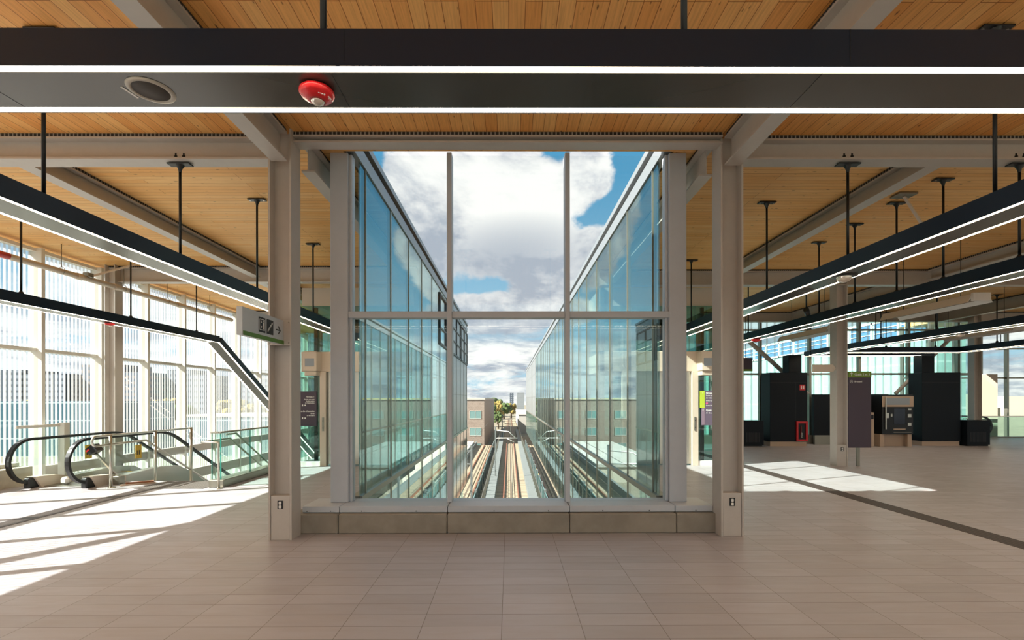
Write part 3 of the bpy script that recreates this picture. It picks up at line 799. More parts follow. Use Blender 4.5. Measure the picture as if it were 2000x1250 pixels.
MB().box(-9.2, -8.3, 11.46, 11.5, -0.1, 0.014).build('yellow_edge', yellow, esc)
for x in (-9.29, -8.19):
    MB().cbox(x, x + 0.004, 10.62, 10.80, 0.42, 0.72, 0.001).build('warning_label', yellow, esc)
    gl_ = MB()
    for q_ in (10.66, 10.72): gl_.box(x + 0.004, x + 0.006, q_, q_ + 0.022, 0.50, 0.60)
    gl_.build('label_figure', ink, esc)

stc = thing('staircase', 'stair going down between the escalator and the green glass balustrade', 'stairs', (-6.7, 10.3, 0))
st_ = MB(); yy, zz = 10.2, 0.0
for k in range(24):
    st_.box(-7.65, -5.85, yy, yy + 0.30, zz - 0.45, zz - 0.175); yy += 0.28; zz -= 0.17
st_.build('steps', lowconc, stc)
sw = MB(); sw.prism([(10.2, -0.4), (10.2, 0.0), (17.2, -4.1), (17.2, -4.5)], -7.70, -7.655); sw.prism([(10.2, -0.4), (10.2, 0.0), (17.2, -4.1), (17.2, -4.5)], -5.845, -5.80)
sw.build('stringer', ss, stc)
# steel handrail between escalator and stair
hr = thing('stair_handrail', 'stainless handrail on posts between escalator and stair, looped at its near end', 'handrail', (-7.75, 10, 0))
X = -7.75
up = [(X, 11.8, 1.02), (X, 9.1, 1.02)] + [(X, 9.1 - 0.09 * math.sin(t_), 0.93 + 0.09 * math.cos(t_)) for t_ in [PI * k / 8 for k in range(1, 8)]] + [(X, 9.1, 0.84), (X, 10.35, 0.85), (X, 15.5, -2.15)]
MB().tube(up, 0.022, 10).build('rail', ss, hr)
for y, w_ in ((9.43, 0.026), (10.62, 0.028), (11.8, 0.034)):
    p_ = MB(); p_.tube([(X, y, 0.0 if y < 10.2 else -0.9), (X, y, 1.04)], w_, 12)
    if y < 10.2: p_.lathe([(0.0, 0.012), (0.085, 0.012), (0.085, 0.0)], X, y, 20)
    p_.build('post', ss, hr)
# right handrail
h2 = thing('stair_handrail', 'short stainless handrail in front of the green glass balustrade', 'handrail', (-5.58, 9.3, 0))
MB().tube([(-5.58, 9.3, 0.0), (-5.58, 9.3, 0.88), (-5.62, 9.3, 0.89), (-5.90, 9.3, 0.89), (-5.93, 9.36, 0.89), (-5.93, 10.28, 0.89), (-5.93, 15.4, -2.1)], 0.021, 10).build('rail', ss, h2)
MB().lathe([(0.0, 0.012), (0.07, 0.012), (0.07, 0.0)], -5.58, 9.3, 18).build('foot', ss, h2)
# green glass balustrade
gb = thing('glass_balustrade', 'green tinted glass balustrade with steel cap rail beside the stair', 'balustrade', (-5.65, 9.4, 0))
cu = MB(); cu.cbox(-5.84, -5.55, 9.40, 12.35, 0.001, 0.15, 0.01); cu.build('kerb', ss_dark, gb)
for a, b in ((9.5, 10.55), (10.57, 11.6), (11.62, 12.35)):
    MB().box(-5.665, -5.645, a, b, 0.15, 1.05).build('glass_panel', g_green, gb)
    MB().box(-5.667, -5.643, a - 0.006, a, 0.15, 1.05).build('glass_edge', g_edge, gb)
MB().box(-5.82, -5.67, 9.48, 9.50, 0.15, 1.05).build('glass_panel', g_green, gb)
MB().box(-5.825, -5.818, 9.478, 9.502, 0.15, 1.05).build('glass_edge', g_edge, gb)
MB().cbox(-5.68, -5.63, 9.46, 12.35, 1.05, 1.085, 0.008).build('cap_rail', ss, gb)
MB().cbox(-5.84, -5.68, 9.46, 9.51, 1.05, 1.085, 0.008).build('cap_rail', ss, gb)
MB().tube([(-5.78, 9.9, 1.0), (-5.78, 10.25, 1.0), (-5.78, 15.3, -2.0)], 0.02, 10).build('stair_rail', ss, gb)
o = MB().box(-7.2, -5.88, 9.3, 10.18, 0.0, 0.006).build('tactile_pad', tact); tag(o, 'studded warning pad on the floor at the head of the stair', 'floor pad')
o = MB().box(-7.08, -6.80, -3, 9.3, 0.0, 0.004).build('guide_strip', groove); tag(o, 'dark grooved guide strip in the floor leading to the stair', 'floor strip')
o = MB().box(5.82, 6.12, -3, 17.2, 0.0, 0.004).build('guide_strip', groove); tag(o, 'dark grooved guide strip in the floor of the right hall', 'floor strip')
# loose things by the escalator
cm = thing('sensor_on_arm', 'black boxed device on a leaning metal arm at the escalator end', 'device', (-7.98, 9.6, 0))
MB().bar((-7.95, 9.85, 0.16), (-8.02, 9.42, 0.66), 0.05, 0.03).build('arm', ss, cm)
MB().bar((-8.10, 9.39, 0.70), (-7.96, 9.39, 0.80), 0.16, 0.15).build('case', black, cm)
MB().bar((-8.12, 9.33, 0.715), (-8.06, 9.33, 0.757), 0.05, 0.03).build('display', red, cm)
MB().cbox(-8.02, -7.88, 9.8, 9.95, 0.0, 0.16, 0.01).build('foot', ss_dark, cm)
o = MB().cbox(-9.02, -8.86, 9.72, 9.86, 0.014, 0.16, 0.04).build('landing_device', white); tag(o, 'small white boxy device on the escalator landing', 'device')  # small white box device, not a light source
pk = ['longest loose wooden board on the floor behind the stair handrail', 'shorter loose wooden board lying over the long one']
for k_, (a, b, z) in enumerate((((-7.72, 9.62, 0.012), (-7.28, 9.98, 0.012), 0.024), ((-7.69, 9.72, 0.036), (-7.33, 10.0, 0.036), 0.024))):
    o = MB().bar(a, b, 0.11, z).build('wooden_board', plinth_m if k_ == 0 else mat('reddish_board', srgb(150, 96, 66), 0.7)); tag(o, pk[k_], 'board')
gd = thing('guard_post', 'white post with a rail on the low wall behind the escalator', 'guard', (-9.62, 10.5, 0))
MB().cbox(-9.70, -9.55, 10.42, 10.56, 0, 1.22, 0.008).build('post', white, gd)
MB().cbox(-9.68, -9.64, 9.5, 10.42, 1.14, 1.20, 0.006).build('rail', white, gd)
MB().box(-9.665, -9.655, 9.5, 10.42, 0.38, 1.14).build('glass_panel', g_clear, gd)

#==LIFTS==
def lift(sg_, label):
    s = sg_
    r = thing('lift_shaft', label, 'elevator', (s * 4.1, 13.4, 0))
    f = 12.45
    MB().cbox(s * 2.35, s * 5.35, f, f + 2.2, 2.42, 2.94, 0.01).build('header', beige, r)
    MB().box(s * 2.35, s * 5.35, f + 0.05, f + 2.2, 4.12, 4.59).build('bulkhead', beige, r)
    for x in (2.40, 5.70):
        for y in (f + 0.05, f + 2.15): MB().cbox(s * (x - 0.05), s * (x + 0.05), y - 0.05, y + 0.05, 0, 4.59, 0.004).build('corner_post', ss_dark, r)
    MB().cbox(s * 4.70, s * 4.86, f - 0.04, f + 0.1, 0, 2.42, 0.004).build('jamb', beige, r)
    MB().cbox(s * 2.9, s * 3.05, f - 0.04, f + 0.1, 0, 2.42, 0.004).build('jamb', beige, r)
    dr = MB(); dr.cbox(s * 3.05, s * 3.865, f + 0.06, f + 0.10, 0.03, 2.42, 0.004); dr.build('door', ss, r)
    dr = MB(); dr.cbox(s * 3.885, s * 4.70, f + 0.06, f + 0.10, 0.03, 2.42, 0.004); dr.build('door', ss, r)
    MB().cbox(s * 4.75, s * 4.80, f - 0.055, f - 0.04, 0.9, 1.25, 0.002).build('call_panel', ss_dark, r)
    bt = MB()
    for z in (0.98, 1.16): bt.cbox(s * 4.765, s * 4.785, f - 0.06, f - 0.055, z - 0.012, z + 0.012, 0.002)
    bt.build('call_button', ink, r)
    MB().box(s * 4.86, s * 5.65, f + 0.02, f + 0.035, 0.12, 2.42).build('shaft_pane', g_shaft, r)
    MB().box(s * 2.40, s * 5.65, f + 0.02, f + 0.035, 2.94, 4.12).build('shaft_pane', g_shaft, r)
    MB().box(s * 5.69, s * 5.705, f + 0.1, f + 2.1, 0.12, 4.58).build('shaft_pane', g_shaft, r)
    MB().box(s * 2.40, s * 5.65, f + 2.14, f + 2.155, 0.12, 4.58).build('shaft_pane', g_shaft, r)
    MB().cbox(s * 4.86, s * 5.74, f - 0.02, f + 0.08, 0.0, 0.12, 0.004).build('base_rail', white, r)
    MB().box(s * 5.05, s * 5.12, f + 0.25, f + 0.35, 0.0, 4.5).build('guide_rail', ink, r)
    MB().box(s * 3.0, s * 4.9, f + 0.3, f + 1.9, -0.02, 0.0).build('car_floor', ss_dark, r)
    MB().cbox(s * 3.2, s * 4.6, f + 0.5, f + 0.7, 3.3, 4.0, 0.02).build('hoist_frame', ink, r)
    # passenger display on a bracket
    d = thing('display_monitor', 'beige boxed monitor above the %s lift door' % ('left' if s < 0 else 'right'), 'monitor', (s * 4.98, f - 0.2, 2.35))
    hb = MB(); hb.cbox(s * 4.83, s * 5.16, f - 0.34, f - 0.001, 2.42, 2.92, 0.015); hb.cbox(s * 4.85, s * 5.14, f - 0.30, f - 0.001, 2.31, 2.42, 0.01); hb.build('case', beige, d)
    MB().box(s * 4.88, s * 5.11, f - 0.344, f - 0.34, 2.54, 2.74).build('screen', screen, d)
    # floor directory on the glass
    q = thing('lift_directory', 'purple floor directory panel on the %s lift glass' % ('left' if s < 0 else 'right'), 'sign', (s * 5.2, f, 1.5))
    a, b = (4.95, 5.62)
    MB().cbox(s * a, s * b, f - 0.02, f + 0.01, 1.03, 1.92, 0.003).build('board', purple if s < 0 else mat('sign_mauve', srgb(104, 90, 108), 0.5), q)
    yt = f - 0.022
    if s > 0:
        MB().box(4.90, 5.03, f - 0.024, f - 0.018, 1.48, 1.92).build('level_tab', lime, q)
        MB().box(4.95, 5.03, f - 0.024, f - 0.018, 1.04, 1.48).build('level_tab', lilac, q)
        text('1', 'lettering', 0.06, textw, q, (4.96, yt - 0.003, 1.85), FACE_CAM)
        text('0', 'lettering', 0.06, textw, q, (4.97, yt - 0.003, 1.41), FACE_CAM)
        text('Niveau 1', 'lettering', 0.062, textw, q, (5.06, yt, 1.84), FACE_CAM, bold=0.0015)
        text('Sortie quai 1', 'lettering', 0.045, textw, q, (5.06, yt, 1.785), FACE_CAM)
        text('A1  A2  A3', 'lettering', 0.05, textw, q, (5.06, yt, 1.72), FACE_CAM)
        text('Sortie Sud', 'lettering', 0.042, textw, q, (5.06, yt, 1.65), FACE_CAM)
        MB().lathe([(0.0, 0), (0.028, 0)], 0, 0, 4) if False else None
        pk_ = MB(); pk_.raw([(5.085 + 0.026 * math.cos(2 * PI * k / 20), yt - 0.002, 1.60 + 0.026 * math.sin(2 * PI * k / 20)) for k in range(20)] + [(5.085 + 0.026 * math.cos(2 * PI * k / 20), yt, 1.60 + 0.026 * math.sin(2 * PI * k / 20)) for k in range(20)],
                            [tuple(range(20)), tuple(range(39, 19, -1))] + [(k, (k + 1) % 20, 20 + (k + 1) % 20, 20 + k) for k in range(20)]); pk_.build('round_mark', pink, q)
        text('Sortie Nord', 'lettering', 0.042, textw, q, (5.06, yt, 1.53), FACE_CAM)
        text('Quais 2 et 3', 'lettering', 0.062, textw, q, (5.06, yt, 1.40), FACE_CAM, bold=0.0015)
        text('A1  Brossard', 'lettering', 0.045, textw, q, (5.06, yt, 1.335), FACE_CAM)
    else:
        for body, sz, z in (('Niveau 1', 0.062, 1.76), ('Sortie vers quai', 0.042, 1.70), ('Sortie centre', 0.042, 1.655), ('et Destination', 0.042, 1.61), ('Rez-de-chaussée', 0.062, 1.39), ('Sortie', 0.042, 1.335), ('et Brossard', 0.042, 1.285)):
            text(body, 'lettering', sz, textw, q, (-5.0, yt, z), FACE_CAM, 'RIGHT', bold=0.001)
        bx_ = MB()
        for z in (1.54, 1.21): bx_.box(-5.32, -5.29, yt - 0.001, yt + 0.001, z, z + 0.045); bx_.box(-5.26, -5.22, yt - 0.001, yt + 0.001, z + 0.005, z + 0.04)
        bx_.build('small_mark', textw, q)
lift(-1, 'glass lift shaft with beige header seen between the left column and the window')
lift(1, 'glass lift shaft with beige header seen between the window and the right column')

#==RIGHT HALL==
def kiosk(x0, x1, y0, y1, label, cx0, cx1, doors):
    r = thing('service_kiosk', label, 'kiosk', ((x0 + x1) / 2, (y0 + y1) / 2, 0))
    MB().cbox(x0, x1, y0, y1, 0.17, 2.66, 0.008).build('cladding', kiosk_m, r)
    MB().box(x0 + 0.02, x1 - 0.02, y0 + 0.03, y1 - 0.02, 0, 0.17).build('plinth', plinth_m, r)
    MB().cbox(cx0, cx1, y0 + 0.12, y1 - 0.1, 2.66, ZB + 0.02, 0.005).build('duct', kiosk_m, r)
    j = MB(); j.box(x0, x1, y0 - 0.002, y0 + 0.001, 2.30, 2.312)
    for x in doors: j.box(x - 0.005, x + 0.005, y0 - 0.002, y0 + 0.001, 0.18, 2.30)
    j.build('panel_joint', ink, r)
    return r
KY = 17.4
k1 = kiosk(9.40, 10.75, KY, KY + 0.62, 'dark service kiosk with the red fire cabinet', 10.15, 10.62, (10.33,))
fx = thing('fire_cabinet', 'red framed fire extinguisher cabinet on the first dark kiosk', 'fire cabinet', (10.52, KY, 0.4))
fm = MB(); 
for a, b, c, d in ((10.33, 10.74, 0.20, 0.25), (10.33, 10.74, 0.83, 0.90), (10.33, 10.40, 0.25, 0.83), (10.67, 10.74, 0.25, 0.83)): fm.cbox(a, b, KY - 0.05, KY - 0.003, c, d, 0.004)
fm.build('frame', red, fx)
MB().box(10.40, 10.67, KY - 0.012, KY - 0.004, 0.25, 0.83).build('back', ink, fx)
MB().tube([(10.50, KY - 0.03, 0.3), (10.50, KY - 0.03, 0.70), (10.50, KY - 0.03, 0.76)], [0.016, 0.016, 0.008], 10).build('extinguisher', red_dark, fx)
text('FEU', 'lettering', 0.10, textw, fx, (10.56, KY - 0.045, 0.32), (PI / 2, -PI / 2, 0))
fi = thing('fire_symbol', 'small red square symbol on the first dark kiosk', 'sign', (10.57, KY, 2.05))
MB().box(10.47, 10.67, KY - 0.008, KY - 0.003, 2.02, 2.22).build('plate', red, fi)
fg = MB()
for x in (10.51, 10.59): fg.box(x, x + 0.04, KY - 0.010, KY - 0.008, 2.06, 2.18)
fg.build('figure', textw, fi)
k2 = kiosk(14.95, 16.35, 17.45, 18.05, 'dark service kiosk right of the ticket machine', 15.05, 15.5, ())
o = MB().cbox(11.35, 14.15, 17.98, 18.12, 0.35, 1.88, 0.005); dp = thing('dark_partition', 'long dark partition behind the ticket machine', 'partition', (12.8, 18.0, 0))
o.build('board', kiosk_m, dp); MB().box(11.4, 14.1, 18.0, 18.1, 0, 0.35).build('plinth', ss_dark, dp)
def heater(x0, x1, y, label, h=0.93):
    r = thing('floor_cabinet', label, 'cabinet', ((x0 + x1) / 2, y, 0))
    MB().cbox(x0, x1, y, y + 0.5, 0.05, h, 0.01).build('body', kiosk_m, r)
    MB().box(x0 + 0.04, x1 - 0.04, y + 0.04, y + 0.46, 0, 0.05).build('base', ink, r)
    g_ = MB(); n = int((x1 - x0 - 0.2) / 0.05)
    for k in range(n): g_.box(x0 + 0.1 + k * 0.05, x0 + 0.13 + k * 0.05, y - 0.002, y, 0.15, 0.5)
    g_.build('grille', ink, r)
heater(8.42, 9.15, 17.35, 'low dark cabinet left of the first dark kiosk')
heater(16.45, 17.28, 17.3, 'low dark cabinet right of the second dark kiosk')
# ticket machine
TY = 17.2
tm = thing('ticket_machine', 'ticket vending machine with grey top display and card slots', 'ticket machine', (13.85, TY, 0))
x0, x1 = 13.30, 14.42
MB().cbox(x0, x1, TY, TY + 0.55, 0.44, 1.86, 0.01).build('body', black, tm)
MB().cbox(x0, x1, TY - 0.02, TY, 1.42, 1.80, 0.004).build('header_panel', plinth_m, tm)
MB().box(x0 + 0.14, x1 - 0.15, TY - 0.023, TY - 0.02, 1.49, 1.74).build('display', screen, tm)
MB().box(x0 + 0.42, x0 + 0.82, TY - 0.006, TY, 0.80, 1.36).build('touch_screen', bluescr, tm)
for a, b, c, d in ((x0 + 0.13, x0 + 0.24, 1.02, 1.2), (x0 + 0.30, x0 + 0.36, 1.07, 1.17), (x1 - 0.2, x1 - 0.08, 1.30, 1.36), (x1 - 0.21, x1 - 0.08, 1.04, 1.16), (x1 - 0.21, x1 - 0.08, 0.74, 0.85)):
    MB().cbox(a, b, TY - 0.02, TY, c, d, 0.004).build('slot', ss, tm)
MB().cbox(x0 + 0.09, x0 + 0.13, TY - 0.05, TY - 0.02, 0.62, 1.78, 0.004).build('grab_bar', ss, tm)
MB().cbox(x0 + 0.40, x0 + 0.82, TY - 0.03, TY, 0.60, 0.64, 0.004).build('ticket_tray', plinth_m, tm)
MB().cbox(x0 + 0.40, x1 - 0.08, TY - 0.02, TY, 0.50, 0.52, 0.003).build('lower_trim', ss_dark, tm)
MB().cbox(x0 - 0.05, x0 + 0.1, TY + 0.03, TY + 0.5, 0, 0.44, 0.004).build('leg', plinth_m, tm)
MB().cbox(x1 - 0.18, x1 - 0.03, TY + 0.03, TY + 0.5, 0, 0.44, 0.004).build('leg', plinth_m, tm)
MB().box(x0 + 0.1, x1 - 0.18, TY + 0.2, TY + 0.5, 0, 0.44).build('back_panel', plinth_m, tm)
vl = thing('card_validator', 'slim card terminal half hidden behind the purple totem', 'terminal', (12.95, 17.3, 0))
MB().cbox(12.75, 13.02, 17.2, 17.45, 0, 1.22, 0.01).build('pedestal', plinth_m, vl)
MB().cbox(12.80, 12.99, 17.18, 17.2, 0.98, 1.14, 0.005).build('reader', ink, vl)
# purple totem
TT = 12.2
tt = thing('platform_totem', 'purple sign totem with green header reading Quais 2 et 3', 'sign', (8.87, TT, 0))
MB().cbox(8.58, 9.16, TT, TT + 0.06, 0.47, 2.40, 0.004).build('board', purple, tt)
MB().cbox(8.58, 9.16, TT - 0.006, TT + 0.066, 2.25, 2.40, 0.002).build('header', green, tt)
MB().cbox(8.80, 8.88, TT + 0.01, TT + 0.05, 0, 0.47, 0.003).build('post', ss_dark, tt)
text('Quais 2 et 3', 'lettering', 0.078, textw, tt, (8.73, TT - 0.008, 2.30), FACE_CAM, bold=0.001)
text('Brossard', 'lettering', 0.055, textw, tt, (8.73, TT - 0.002, 2.125), FACE_CAM, bold=0.001)
ta = MB(); yq = TT - 0.009
ta.bar((8.655, yq, 2.28), (8.655, yq, 2.365), 0.003, 0.014, up=(1, 0, 0)); ta.bar((8.655, yq, 2.372), (8.62, yq, 2.335), 0.003, 0.014, up=(0, 0, 1)); ta.bar((8.655, yq, 2.372), (8.69, yq, 2.335), 0.003, 0.014, up=(0, 0, 1))
ta.build('arrow', textw, tt)
rr = MB(); rr.tube([(8.655 + 0.034 * math.cos(2 * PI * k / 20), TT - 0.003, 2.143 + 0.034 * math.sin(2 * PI * k / 20)) for k in range(21)], 0.0035, 6); rr.build('ring', textw, tt)
text('A1', 'lettering', 0.034, textw, tt, (8.634, TT - 0.002, 2.131), FACE_CAM)
# blank sign on the totem column
o = MB().prism([(7.72, 2.39), (8.10, 2.39), (8.22, 2.39), (8.29, 2.48), (8.22, 2.58), (7.72, 2.58)], 12.24, 12.30, 'Y').build('blank_sign', beige, None, (8.0, 12.27, 2.4)); tag(o, 'blank beige sign sticking out left of the totem column', 'sign')
o = thing('hanging_sign', 'dark sign with green foot at the edge of the right window column', 'sign', (8.3, 17.0, 2.6))
MB().cbox(8.05, 8.52, 16.9, 16.97, 2.75, 3.15, 0.004).build('board', purple, o); MB().cbox(8.05, 8.52, 16.895, 16.975, 2.68, 2.75, 0.002).build('green_band', green, o)
MB().tube([(8.3, 16.935, 3.15), (8.3, 16.935, CEIL)], 0.012, 8).build('hanger_rod', black, o)
# radiant heaters
def rad(x, y0, y1, z, label):
    r = thing('radiant_heater', label, 'heater', (x, (y0 + y1) / 2, z), 'radiant tube heaters under the right ceiling')
    h = MB(); h.prism([(x - 0.22, z + 0.02), (x - 0.24, z + 0.0), (x - 0.16, z + 0.16), (x + 0.16, z + 0.16), (x + 0.24, z + 0.0), (x + 0.22, z + 0.02), (x + 0.15, z + 0.14), (x - 0.15, z + 0.14)], y0, y1, 'Y'); h.build('reflector', white, r)
    MB().tube([(x, y0 + 0.1, z + 0.07), (x, y1 - 0.1, z + 0.07)], 0.03, 10).build('tube', ss_dark, r)
    MB().cbox(x - 0.17, x + 0.17, y0 - 0.05, y0 + 0.02, z + 0.02, z + 0.18, 0.01).build('end_cap', white, r)
    for y in (y0 + 0.4, y1 - 0.4): MB().tube([(x, y, z + 0.16), (x, y, CEIL)], 0.006, 6).build('hanger_rod', black, r)
rad(9.0, 9.2, 11.4, 3.55, 'white tube heater nearest the camera, above the totem')
rad(8.9, 13.2, 15.6, 3.55, 'white tube heater above the first dark kiosk')
rad(15.4 - 1.0, 13.6, 16.2, 3.62, 'white tube heater above the second dark kiosk')
# small ceiling equipment
o = thing('bullet_camera', 'small black bullet camera beside the girder in the right hall', 'camera', (8.45, 13.2, 4.3))
MB().tube([(8.0, 13.0, 4.12), (8.14, 13.15, 4.02)], 0.07, 12).build('housing', black, o); MB().tube([(8.07, 13.1, 4.1), (8.07, 13.1, CEIL)], 0.02, 8).build('stem', black, o)
o = thing('pipe_brace', 'beige diagonal brace with plate fixed to the ceiling of the right bay', 'brace', (6.6, 8.1, 4.9))
MB().bar((6.35, 7.75, 4.97), (7.0, 8.1, 4.55), 0.035, 0.035).build('strut', beige, o); MB().cbox(6.2, 6.5, 7.65, 7.85, 4.965, 4.995, 0.004).build('plate', ss_dark, o)
o = thing('hanging_box', 'grey box hanging near the far right glass wall', 'box', (22.05, 21.6, 3.9))
MB().cbox(21.9, 22.2, 21.5, 21.7, 3.9, 4.2, 0.01).build('case', ss_dark, o); MB().tube([(22.05, 21.6, 4.2), (22.05, 21.6, CEIL)], 0.015, 8).build('stem', black, o)
o = MB().cbox(20.68, 21.46, 21.15, 21.2, 0.0, 2.78, 0.01).build('beige_panel', beige, None, (21.07, 21.17, 0)); tag(o, 'tall pale panel standing behind the far glass balustrade', 'panel')
fb = thing('glass_balustrade', 'clear glass balustrade at the far right edge of the floor', 'balustrade', (22, 21.1, 0))
MB().box(18.2, 29.5, 21.05, 21.07, 0.05, 0.9).build('glass_panel', g_green, fb); MB().cbox(18.2, 29.5, 21.03, 21.09, 0.9, 0.95, 0.006).build('cap_rail', ss, fb); MB().cbox(18.2, 29.5, 21.0, 21.12, 0.0, 0.05, 0.004).build('kerb', ss_dark, fb)
e2 = thing('escalator', 'far escalator end with a black handrail loop behind the low dark cabinet', 'escalator', (20.6, 20.5, 0))
lp = [(19.2, 20.6, 0.97), (20.2, 20.6, 0.93)] + [(20.2 + 0.42 * math.sin(t_), 20.6, 0.53 + 0.40 * math.cos(t_)) for t_ in [PI * k / 12 for k in range(1, 13)]]
MB().ribbon(lp, 0.08, 0.06, (0, 1, 0)).build('handrail', rubber, e2)
MB().cbox(19.2, 20.3, 20.5, 20.7, 0, 0.16, 0.01).build('newel_base', ss, e2)
e3 = thing('curved_rail', 'looped steel handrail between the second kiosk and far column', 'handrail', (17.6, 18.0, 0))
MB().tube([(17.0, 18.05, 0.95), (17.12, 18.05, 0.97)] + [(17.1 + 0.10 * math.sin(t_), 18.05, 0.87 + 0.10 * math.cos(t_)) for t_ in [PI * k / 8 for k in range(0, 9)]] + [(16.95, 18.05, 0.77), (16.95, 18.05, 0.0)], 0.02, 8).build('rail', ss, e3)

#==OUTSIDE==
GZ = -9.0
struct('ground', MB().box(-400, 400, -60, 900, GZ - 0.5, GZ), ground_m)
dk = MB(); dk.box(-6.6, 6.6, 14, 99, -8.2, -7.7); dk.box(-1.9, 2.55, 99, 240, -8.2, -7.7)
o = dk.build('guideway_slab', slab_m); tag(o, 'pale concrete guideway slab carrying the tracks', 'track bed')
def track(xc, label, ye=240):
    r = thing('railway_track', label, 'railway track', (xc, 100, -7.7))
    for s in (-1, 1):
        MB().box(xc + s * 0.7175 - 0.07, xc + s * 0.7175 + 0.07, 14, ye, -7.7, -7.52).build('rail', rail_m, r)
    MB().box(xc - 0.32, xc + 0.32, 14, ye, -7.7, -7.62).build('centre_plinth', slab_m, r)
track(0.15, 'middle railway track running straight to the horizon')
track(-4.35, 'left railway track beside the glass wall', 98)
track(4.45, 'right railway track seen through the glass wall', 98)
for x0, x1, z, lb in ((-2.25, -1.35, -7.0, 'raised grey walkway left of the middle track'), (1.75, 2.6, -7.15, 'raised pale walkway right of the middle track'), (-6.88, -6.62, -6.9, 'low parapet wall left of the left track'), (6.62, 6.88, -6.9, 'low parapet wall right of the right track')):
    r = thing('walkway', lb, 'walkway', ((x0 + x1) / 2, 100, z))
    ye = 99 if abs(x0) > 6 else 145
    MB().box(x0, x1, 14, ye, -7.7, z).build('slab', walk_m, r)
    hh = MB(); y = 30
    if abs((x0 + x1) / 2) < 3:
        xr = x0 + 0.06 if x0 < 0 else x1 - 0.06
        while y < 144: hh.box(xr - 0.04, xr + 0.04, y, y + 0.08, z, z + 1.1); y += 2.0
        hh.box(xr - 0.02, xr + 0.02, 30, 144, z + 1.06, z + 1.1); hh.build('guard_rail', ss_dark, r)
def noise_barrier(x, y0, y1, label):
    r = thing('noise_barrier', label, 'barrier', (x, (y0 + y1) / 2, -7.7))
    MB().box(x - 0.04, x + 0.04, y0, y1, -7.68, -6.35).build('panel', spandrel, r)
    y = y0
    while y <= y1:
        MB().box(x - 0.09, x + 0.09, y - 0.08, y + 0.08, -7.7, -6.1).build('post', walk_m, r); y += 4.0
noise_barrier(-2.95, 18, 94, 'low grey green barrier with posts between the left and middle tracks')
noise_barrier(3.1, 18, 94, 'low grey green barrier with posts between the middle and right tracks')
def mast(x, xe, y, z, label):
    r = thing('catenary_mast', label, 'mast', (x, y, -7))
    MB().box(x - 0.07, x + 0.07, y - 0.07, y + 0.07, -7.7 if abs(x) > 3 or x > 2.1 else -7.0, z + 1.3).build('post', walk_m, r)
    MB().tube([(x, y, z), (xe, y, z)], 0.05, 8).build('arm', white, r)
    m2 = (x + xe) / 2
    MB().tube([(x, y, z + 0.9), (m2 + (xe - x) * 0.1, y, z + 0.75), (xe - (xe - x) * 0.1, y, z + 0.05)], 0.04, 8).build('stay', white, r)
    MB().tube([(m2, y, z), (m2 + (xe - x) * 0.35, y, z - 0.45)], 0.035, 8).build('steady_arm', white, r)
mast(-1.6, 0.9, 55, -2.7, 'white catenary arm over the middle track, farther one')
mast(-1.6, 0.8, 110, -2.9, 'white catenary arm far down the middle track')
mast(3.4, 5.6, 33, -2.9, 'white catenary arm over the right track')
mast(-2.6, -5.4, 33, -2.7, 'white catenary arm over the left track')
wr_ = thing('overhead_wire', 'thin overhead wires strung above the tracks', 'wire', (0, 100, -2.9))
wm = MB()
for x, e in ((0.15, 205), (4.45, 97), (-4.35, 97)): wm.tube([(x, 16, -3.1), (x, e, -3.1)], 0.02, 5)
wm.build('wire', ss_dark, wr_)

def building(name, label, x0, x1, y0, y1, z0, z1, m, wins=None, roof=None, cat='building', wm_=winteal, grp=None):
    r = thing(name, label, cat, ((x0 + x1) / 2, (y0 + y1) / 2, z0), grp)
    MB().box(x0, x1, y0, y1, z0, z1).build('wall', m, r)
    if roof: MB().box(x0 - 0.15, x1 + 0.15, y0 - 0.15, y1 + 0.15, z1, z1 + 0.35).build('roof_edge', roof, r)
    if wins:
        for (wx0, wx1, wz0, wz1) in wins:
            f = MB(); 
            f.box(wx0 - .08, wx1 + .08, y0 - 0.06, y0 + 0.02, wz0 - .12, wz0); f.box(wx0 - .08, wx1 + .08, y0 - 0.06, y0 + 0.02, wz1, wz1 + .08)
            mid = (wx0 + wx1) / 2
            for q_ in (wx0 - .08, mid - .04, wx1): f.box(q_, q_ + .08, y0 - 0.06, y0 + 0.02, wz0, wz1)
            fo = f.build('window', roofwhite, r)
            MB().box(wx0, wx1, y0 - 0.03, y0 - 0.01, wz0, wz1).build('window_glass', wm_, fo)
    return r
rows = ((-0.7, -2.2), (-4.2, -5.7), (-7.4, -8.8))
building('brick_building', 'brown brick building left of the track with small windows', -28, -5.2, 100, 165, GZ, 1.65, brick,
         [(x, x + 2.3, b, a) for x in (-8.2, -14, -20, -26) for a, b in rows], roofwhite)
building('brick_building', 'brown brick building right of the track, seen through the glass wall', 6.4, 26.0, 100, 140, GZ, 1.65, brick,
         [(x, x + 3.0, b, a) for x in (7.6, 12.4, 17.5, 22.2) for a, b in rows], yellow)
building('low_building', 'low flat roofed building in front of the left brick building', -16, -7.15, 62, 96, GZ, -7.0, lowconc, None, roofwhite)
building('low_building', 'low white roofed building in front of the right brick building', 8.0, 30, 55, 92, GZ, -6.6, lowconc, None, roofwhite)
building('station_block', 'white plain block beside the far end of the tracks', 2.8, 7.2, 150, 210, GZ, -3.2, roofwhite, None, roofwhite)
building('tower', 'grey slab tower at the far end of the railway', 3.4, 6.6, 215, 235, GZ, 4.6, panel_grey)
building('tower', 'distant slim tower on the horizon above the tracks', 0.5, 7.0, 780, 800, GZ, 12.0, tower_m)
building('neighbour_wing', 'pale teal station wing with a row of blue windows behind the kiosks', 24.0, 25.6, 27.0, 66.0, -4.0, 6.8, teal_panel)
nw = MB(); nf = MB(); y = 27.4
